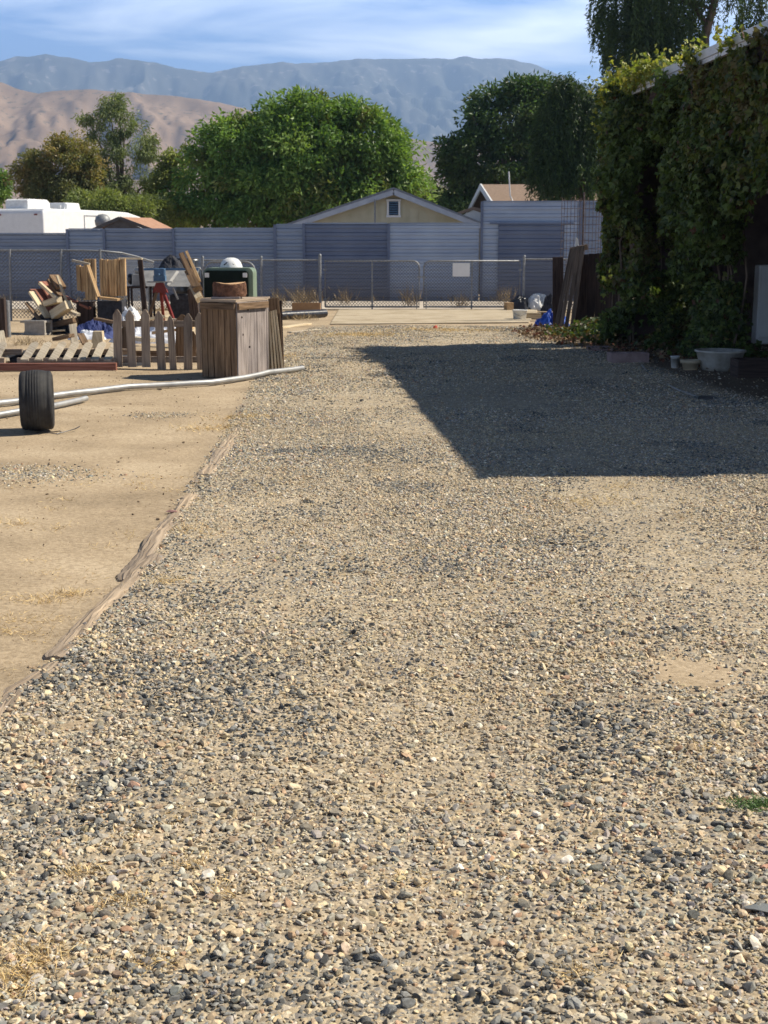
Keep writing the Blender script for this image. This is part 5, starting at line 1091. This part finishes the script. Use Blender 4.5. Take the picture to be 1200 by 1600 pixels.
# vise on red tripod
q = AT(251, 470, 25.1); t = thing('vise_stand', (q.x, 25.1, 0), 'blue bench vise on a red tripod stand in front of the metal trough', 'vise stand'); z1 = AT(251, 440, 25.1).z
mb = MB(); mb.box((0, 0, z1 + .06), (.22, .16, .1)); mb.box((0, -.06, z1 + .17), (.19, .05, .14)); mb.box((0, .07, z1 + .17), (.19, .05, .14)); mb.tube([(0, -.2, z1 + .13), (0, .15, z1 + .13)], .02, 8); mb.build('vise', M['blue_steel'], t, .01)
mb = MB(); mb.box((0, 0, z1 - .005), (.46, .2, .02)); mb.build('shelf', M['tin'], t)
for a_ in (200, 340, 90): mb = MB(); mb.beam((0, 0, z1 - .02), (.32 * math.cos(rad(a_)), .32 * math.sin(rad(a_)), .0), .05, .05); mb.build('leg', M['red' if a_ != 200 else 'wood_brown'], t)
mb = MB(); mb.prism([(-.07, z1 - .02), (.07, z1 - .02), (.14, z1 - .2), (-.14, z1 - .2)], -.05, .05); mb.build('skirt', M['red'], t)
# black bags / drum on the trough
q = AT(268, 420, 26.7); heap('rubbish_bag', q.x, 26.7, .24, .25, .32, 'black', 'lumpy black bag on the metal trough', 'bag', 3, .4, z0=AT(268, 423, 26.7).z)
q = AT(292, 470, 27.2); t = thing('barrel', (q.x + .03, 27.3, 0), 'black barrel with a grey band behind the leaning timber', 'barrel'); zt = AT(290, 403, 27.3).z
mb = MB(); mb.lathe([(0, 0), (.24, 0), (.27, .1), (.27, .3), (.275, .32), (.27, .34), (.27, .62), (.275, .64), (.27, .66), (.27, zt - .06), (.24, zt), (.2, zt), (0, zt - .01)], n=28); mb.build('drum', M['black_plastic'], t); mb = MB(); mb.box((.13, -.25, zt - .25), (.07, .02, .4)); mb.build('band', M['tin'], t)
# leaning broken timbers
for (a_, b3, w_, m, lab, dy) in [((283, 396), (318, 474), .085, 'wood_brown', 'thick splintered brown timber leaning at the left of the green box', 0), ((291, 393), (312, 440), .05, 'wood_tan', 'thin split tan lath lying along the thick splintered timber', -.1), ((302, 448), (312, 468), .13, 'wood_cream', 'cream broken timber end at the foot of the leaning timber', -.15), ((296, 425), (309, 452), .16, 'wood_brown', 'rough dark timber chunk hung in the middle of the leaning timber', -.06)]:
    beam_thing('timber', AT(*a_, 24.6 + dy), AT(*b3, 24.2 + dy), w_, w_ * .8, m, lab, 'timber', 'broken timbers by the green box', roll=.5)
beam_thing('timber', (AT(306, 480, 24.5).x, 24.5, 0), (AT(300, 440, 24.5).x, 24.5, .75), .16, .14, 'wood_dark', 'black charred post holding up the leaning timber', 'timber', 'broken timbers by the green box')
# green box
t = thing('utility_box', (AT(356, 480, 26.5).x, 26.5, 0), 'dark green steel utility box with a pale green side behind the crate', 'utility box'); org = Vector(t.location)
zt = AT(356, 421, 26.5).z; xl, xr = AT(318, 440, 26.5).x, AT(388, 440, 26.5).x; w_ = xr - xl; cxm = (xl + xr) / 2
def rr_poly(x0, x1, z0, z1, r_): return [(x0, z0), (x1, z0)] + [(x1 - r_ + r_ * math.cos(a), z1 - r_ + r_ * math.sin(a)) for a in [0, .4, .8, 1.2, math.pi / 2]] + [(x0 + r_ - r_ * math.sin(a), z1 - r_ + r_ * math.cos(a)) for a in [0, .4, .8, 1.2, math.pi / 2]]
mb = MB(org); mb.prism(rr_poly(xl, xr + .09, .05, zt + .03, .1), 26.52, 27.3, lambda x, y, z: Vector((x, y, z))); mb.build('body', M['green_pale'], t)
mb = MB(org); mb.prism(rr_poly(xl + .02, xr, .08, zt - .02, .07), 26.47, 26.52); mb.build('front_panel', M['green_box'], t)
for px_ in (321.5, 381): q = AT(px_, 430, 26.45); mb = MB(org); mb.box((q.x + .02, 26.46, q.z), (.085, .012, .085)); mb.build('corner_plate', M['white_paint'], t, .003)
q = AT(361, 424, 26.8); t = thing('plastic_lid', (q.x, 26.85, zt + .035), 'white domed plastic lid lying on top of the green box', 'lid'); mb = MB(); mb.lathe([(0, .19), (.07, .185), (.14, .155), (.19, .1), (.215, .03), (.225, 0)], n=28); mb.build('dome', M['white_plastic'], t); mb = MB(); mb.tube([(-.12, -.19, .05), (-.05, -.17, .1), (.02, -.17, .1), (.07, -.19, .05)], .012, 6); mb.build('handle', M['black_plastic'], t)
# spare gate with rounded corners behind the box
t = thing('spare_gate', (AT(358, 470, 30).x, 30, 0), 'loose chain link gate frame with rounded corners behind the green box', 'gate'); org = Vector(t.location); x0, x1 = AT(319, 440, 30).x, AT(399, 440, 30).x; zt2 = AT(358, 409, 30).z; r_ = .22
pts = [(x0, .02)] + [(x0 + r_ - r_ * math.cos(a), zt2 - r_ + r_ * math.sin(a)) for a in [i * math.pi / 12 for i in range(7)]] + [(x1 - r_ + r_ * math.sin(a), zt2 - r_ + r_ * math.cos(a)) for a in [i * math.pi / 12 for i in range(7)]] + [(x1, .02)]
mb = MB(org); mb.tube([(p[0], 30, p[1]) for p in pts], .02, 8); mb.build('frame', M['galv'], t); P, w2 = straight((x0, 30, 0), (x1, 30, 0), .05); mb = MB(org); mesh_fill(mb, P, w2, zt2 - .2); mb.build('wire_mesh', M['wire'], t)

# near the slab, left
q0_, q1_ = G(461, 483), G(503, 484); t = thing('planter_box', ((q0_.x + q1_.x) / 2, 32, 0), 'shallow brown board box by the left gate post', 'box'); w_ = q1_.x - q0_.x
mb = MB(); mb.box((0, 0, .1), (w_, .03, .2)); mb.box((0, .3, .09), (w_, .03, .18)); mb.box((-w_ / 2 + .015, .15, .09), (.03, .27, .18)); mb.box((w_ / 2 - .015, .15, .09), (.03, .27, .18)); mb.build('side_board', M['brown_card'], t, .003)
a_, b3 = G(438, 500), G(508, 496); mb = MB((a_.x, a_.y, 0)); mb.tube([a_ + Vector((0, 0, .09)), b3 + Vector((0, 0, .09))], .085, 14); mb.tube([a_ + Vector((0, 0, .09)), b3 + Vector((0, 0, .09))], .06, 14, cap=False); tag(mb.build('drain_pipe', M['black_plastic']), 'thick black drain pipe lying left of the concrete slab', 'pipe')
beam_thing('plank', G(436, 512, .02), G(482, 506, .02), .14, .03, 'wood_cream', 'pale plank on the ground between the crate and the black drain pipe')
beam_thing('plank', G(452, 519, .015), G(500, 515, .015), .10, .02, 'wood_pale', 'thin grey plank on the ground just nearer than the pale one')

# right of the slab
q = G(810, 484); heap('rubbish_bag', q.x + .02, q.y - .2, .32, .28, .34, 'black_plastic', 'black plastic rubbish bag at the right end of the concrete slab', 'bag', 4, .5, sharp=2.6, group='rubbish bags by the gate')
q = G(840, 484); heap('rubbish_bag', q.x + .0, q.y - .1, .36, .3, .4, 'white_plastic', 'white and grey plastic bag behind the black rubbish bag', 'bag', 5, .9, sharp=2.6, group='rubbish bags by the gate')
q = G(862, 486); heap('rubbish_bag', q.x + .0, q.y + .1, .25, .25, .42, 'black', 'dark tangled bundle between the white bag and the leaning boards', 'bag', 6, 1., sharp=2.2, group='rubbish bags by the gate')
q = G(791, 486); beam_thing('wood_block', (q.x - .02, q.y, .1), (q.x + .14, q.y + .05, .1), .2, .2, 'wood_tan', 'orange brown wood block left of the black rubbish bag', 'wood block')
q = G(812, 500); t = thing('paint_tin', (q.x, q.y, 0), 'squat cream bucket in front of the black rubbish bag', 'bucket'); mb = MB(); mb.lathe([(0, .0), (.13, 0), (.15, .2), (.158, .2), (.158, .21), (.14, .21), (.12, .02), (0, .02)], n=24); mb.build('pail', M['white_plastic'], t); mb = MB(); mb.tube([(-.155, 0, .2), (-.1, -.12, .12), (0, -.17, .09), (.1, -.12, .12), (.155, 0, .2)], .005, 5); mb.build('handle', M['galv'], t)
q = G(830, 499); beam_thing('wood_block', (q.x - .12, q.y, .07), (q.x + .2, q.y, .07), .12, .13, 'wood_cream', 'cream block right of the squat bucket', 'wood block')
q = G(848, 497); beam_thing('wood_block', (q.x - .08, q.y + .2, .06), (q.x + .16, q.y + .1, .06), .16, .12, 'wood_dark', 'dark stub of wood next to the blue tarp', 'wood block')
q = G(862, 511); heap('tarp_heap', q.x + .02, q.y + .1, .34, .32, .36, 'blue_tarp', 'bright blue tarp bunched at the foot of the leaning boards', 'tarp', 1, .6, sharp=1.8)
# leaning boards
for k, (xa, ya, xb, yb_, m, lab) in enumerate([(876, 402, 872, 512, 'wood_dark', 'dark board standing at the left end of the leaning boards'), (889, 388, 868, 513, 'wood_shade', 'leftmost grey board leaning against the dark fence'), (894, 386, 876, 513, 'wood_shade', 'silvery second leaning board'), (900, 384, 884, 514, 'wood_shade', 'grey third leaning board'), (906, 384, 893, 515, 'wood_shade', 'silvery fourth leaning board next to the dark gap')]):
    pa, pb = AT(xa, ya, 25.0 + .1 * (k == 0)), G(xb, 512); pb.y = 24.6 if k else 25.4; pb.x = AT(xb, 512, pb.y).x; pb.z = .0; pa.y = 24.62 if k else 25.5
    beam_thing('plank', pa, pb, .07 if k else .2, .03, m, lab, 'plank', 'boards leaning on the dark fence')
# board fence
t = thing('board_fence', (AT(950, 510, 25.2).x, 25.2, 0), 'dark vertical board fence between the leaning boards and the vine', 'fence'); org = Vector(t.location); x_ = AT(905, 500, 25.2).x; k = 0
zf = AT(950, 395, 25.2).z
mb = MB(org)
while x_ < AT(1060, 500, 25.2).x: mb.box((x_ + .07, 25.2, zf / 2 + random.uniform(-.03, .0)), (.1405, .022, zf + random.uniform(-.03, .03)), Matrix.Rotation(random.uniform(-.006, .006), 3, 'Y')); x_ += .142
mb.build('boards', M['wood_dark'], t)
for z_ in (.35, 1.1): mb = MB(org); mb.beam((AT(905, 500, 25.2).x, 25.25, z_), (AT(1060, 500, 25.2).x, 25.25, z_), .04, .09); mb.build('rail', M['wood_dark'], t)
mb = MB(org); q = AT(893, 400, 25.1); mb.beam((q.x + .12, 25.12, 0), (q.x + .12, 25.12, AT(893, 398, 25.1).z), .11, .11); mb.build('post', M['wood_dark'], t)
zz = zf + .02
beam_thing('plank', AT(892, 391, 25.15), AT(918, 386, 25.15), .08, .1, 'wood_brown', 'brown board laid on top of the dark fence')
q = AT(901, 388, 25.15); mb = MB((q.x, 25.15, q.z)); mb.prism([(-.035, 0), (.035, 0), (.02, .14), (-.015, .17)], -.03, .03, lambda x, y, z: q + Vector((x, y, z + .02))); tag(mb.build('jug', M['white_plastic'], None, .004), 'small white jug on top of the dark fence', 'jug')
# wire mesh roll
t = thing('wire_trellis', (AT(905, 480, 28).x, 28, 0), 'tall rusty wire mesh panel standing behind the leaning boards', 'wire mesh'); org = Vector(t.location); M['rust_wire'] = mat('rusty_wire', (.07, .05, .05), (.14, .11, .1), 20, .8, 0)
xa, xb, zt3 = AT(876, 400, 28).x, AT(948, 400, 28).x, AT(600, 313, 28).z; mb = MB(org); n_ = 15
for k in range(n_ + 1): x_ = xa + (xb - xa) * k / n_; mb.tube([(x_, 28 + .1 * math.sin(k), 0), (x_, 28 + .1 * math.sin(k), zt3 + .06 * random.random())], .0055, 4, cap=False)
for k in range(16):
    z_ = zt3 * k / 15.; mb.tube([(xa + (xb - xa) * j / n_, 28 + .1 * math.sin(j), z_) for j in range(n_ + 1)], .005, 4, cap=False)
mb.build('mesh', M['rust_wire'], t); q = AT(911, 301, 28); mb = MB(org); mb.tube([(q.x, 27.85, 0), (q.x, 27.85, q.z)], .02, 8); mb.build('stake', M['rust_wire'], t)

# by the vine: tub, pots, pavers
q = G(1124, 580); t = thing('planter_tub', (q.x, q.y, 0), 'wide white tub of soil on the ground in front of the vine', 'tub')
mb = MB(); mb.lathe([(0, 0), (.2, 0), (.235, .06), (.29, .235), (.31, .24), (.31, .26), (.28, .26), (.22, .07), (0, .07)], n=36); mb.build('tub_shell', M['shaded_white'], t); mb = MB(); mb.lathe([(0, .235), (.15, .23), (.274, .215)], n=24); mb.build('soil', M['dirt'], t)
q = G(1182, 594); t = thing('planter_box', (q.x, q.y, 0), 'dark brown wooden planter box at the right frame edge', 'planter'); mb = MB(); wv = .44
for (c, s_) in (((0, 0, .12), (wv, .03, .22)), ((0, .34, .12), (wv, .03, .22)), ((-wv / 2 + .015, .17, .12), (.03, .31, .22)), ((wv / 2 - .015, .17, .12), (.03, .31, .22))): mb.box(c, s_)
mb.build('side_board', M['wood_dark'], t, .004); mb = MB(); mb.box((0, .17, .1), (wv - .07, .3, .18)); mb.build('soil', M['dirt'], t)
q = G(1054, 576); mb = MB((q.x, q.y, 0)); mb.lathe([(0, 0), (.04, 0), (.055, .15), (.06, .15), (.055, .16), (.045, .02), (0, .02)], (q.x, q.y, 0), 20); tag(mb.build('plant_pot', M['white_plastic']), 'small white pot left of the white tub', 'pot')
q = G(1078, 580); t = thing('plant_pot', (q.x, q.y, 0), 'low clay pot with black mouth between the small white pot and the tub', 'pot'); mb = MB(); mb.lathe([(0, 0), (.08, 0), (.1, .1), (.125, .1), (.125, .14), (.1, .14), (.08, .03), (0, .03)], n=24); mb.build('pot_shell', M['concrete'], t); mb = MB(); mb.lathe([(0, .11), (.1, .115)], n=20); mb.build('soil', M['dirt'], t)
q = G(984, 568); t = thing('hollow_block', (q.x, q.y, 0), 'dusky pink hollow block lying among the leaves under the vine', 'block', rz=rad(4)); mb = MB()
for (c, s_) in (((0, 0, .07), (.5, .05, .13)), ((0, .22, .07), (.5, .05, .13)), ((-.225, .11, .07), (.05, .165, .13)), ((.225, .11, .07), (.05, .165, .13)), ((.0, .11, .07), (.05, .165, .13))): mb.box(c, s_)
mb.build('shell', M['brick'], t, .005)
q = G(937, 548); mb = MB((q.x, q.y, 0)); mb.box((q.x, q.y, .035), (.36, .2, .06)); tag(mb.build('paver', M['brick'], None, .008), 'flat dusky paver left of the pink hollow block', 'paver')
q = G(972, 536); mb = MB((q.x, q.y, 0)); mb.lathe([(0, 0), (.08, 0), (.0, .16)], (q.x, q.y, .02), 4); tag(mb.build('scrap', M['grey_cloth']), 'pale blue paper scrap among the leaves under the vine', 'paper scrap')
q = G(1101, 626); mb = MB((q.x, q.y, 0)); mb.box((q.x, q.y, .03), (.15, .09, .03)); tag(mb.build('drain_cover', M['black_plastic'], None, .005), 'small flat black plastic tray on the shaded gravel', 'tray')
pts = [G(*p) for p in ((1003, 572), (1012, 583), (1030, 596), (1062, 612), (1090, 622), (1150, 632), (1230, 640))]; mb = MB((pts[0].x, pts[0].y, 0)); mb.tube([p + Vector((0, 0, .012)) for p in pts], .012, 8); tag(mb.build('edging_hose', M['block']), 'curved dusty edging strip along the soil below the vine', 'edging')
# darkness under the fallen pickets: black heap added to stand in for shade
heap('shade_heap', PX, 17.3, 1.0, .36, .22, 'black', 'black heap added as shade under the fallen picket panel', 'cloth', 2, .4, sharp=3)
# more of the scrap behind the pickets
for (a_, b3, Y_, w_, th, m, lab) in [
    ((222, 500), (262, 494), 21.0, .12, .04, 'wood_cream', 'cream board lying behind the third and fourth standing pickets'),
    ((240, 520), (300, 512), 19.2, .1, .04, 'wood_tan', 'tan board lying on the sand seen through the standing pickets'),
    ((205, 528), (238, 532), 18.9, .12, .05, 'wood_pale', 'short pale board seen low through the left standing pickets'),
    ((268, 500), (318, 506), 20.6, .1, .05, 'wood_grey', 'grey board sloping down behind the right standing pickets'),
    ((150, 498), (182, 504), 21.6, .1, .04, 'wood_brown', 'brown board across the navy tarp'),
    ((86, 530), (112, 524), 19.4, .1, .05, 'wood_brown', 'brown stub lying behind the fallen pickets')]:
    pa, pb = AT(*a_, Y_), AT(*b3, Y_ - .3); pa.z = max(pa.z, .03); pb.z = max(pb.z, .03); beam_thing('board', pa, pb, w_, th, m, lab, 'board', 'loose boards behind the standing pickets')
q = AT(216, 440, 27.0); t = thing('small_engine', (q.x + .05, 27.0, 0), 'grey and black engine block on a dark frame left of the vise stand', 'engine'); zq = AT(216, 447, 27.0).z
mb = MB(); mb.box((0, 0, zq + .12), (.3, .3, .24)); mb.lathe([(0, .24), (.1, .24), (.12, .3), (.1, .36), (0, .37)], (0, 0, zq), 20); mb.build('block', M['tin'], t, .02)
mb = MB(); mb.lathe([(0, -.04), (.1, -.04), (.11, 0), (.1, .04), (0, .04)], (-.2, 0, zq + .14), 20, 'X'); mb.build('flywheel', M['black_plastic'], t)
mb = MB(); mb.box((0, 0, zq - .02), (.5, .4, .04)); [mb.box((sx * .22, sy * .17, zq / 2 - .02), (.04, .04, zq - .04)) for sx in (-1, 1) for sy in (-1, 1)]; mb.build('stand', M['wood_dark'], t)
q = AT(305, 450, 26.9); t = thing('pressure_washer', (q.x, 26.9, 0), 'dark upright machine with a grey handle between the barrel and the green box', 'machine'); zq = AT(305, 425, 26.9).z
mb = MB(); mb.box((0, 0, zq * .42), (.26, .34, zq * .7)); mb.build('housing', M['black_plastic'], t, .03)
mb = MB(); mb.tube([(-.12, .12, zq * .5), (-.12, .16, zq), (-.08, .17, zq + .08), (.08, .17, zq + .08), (.12, .16, zq), (.12, .12, zq * .5)], .014, 8); mb.build('handle', M['galv'], t)
for sx in (-1, 1): mb = MB(); mb.lathe([(0, -.03), (.09, -.03), (.11, -.02), (.11, .02), (.09, .03), (0, .03)], (sx * .16, .05, .11), 20, 'X'); mb.build('wheel', M['rubber'], t)
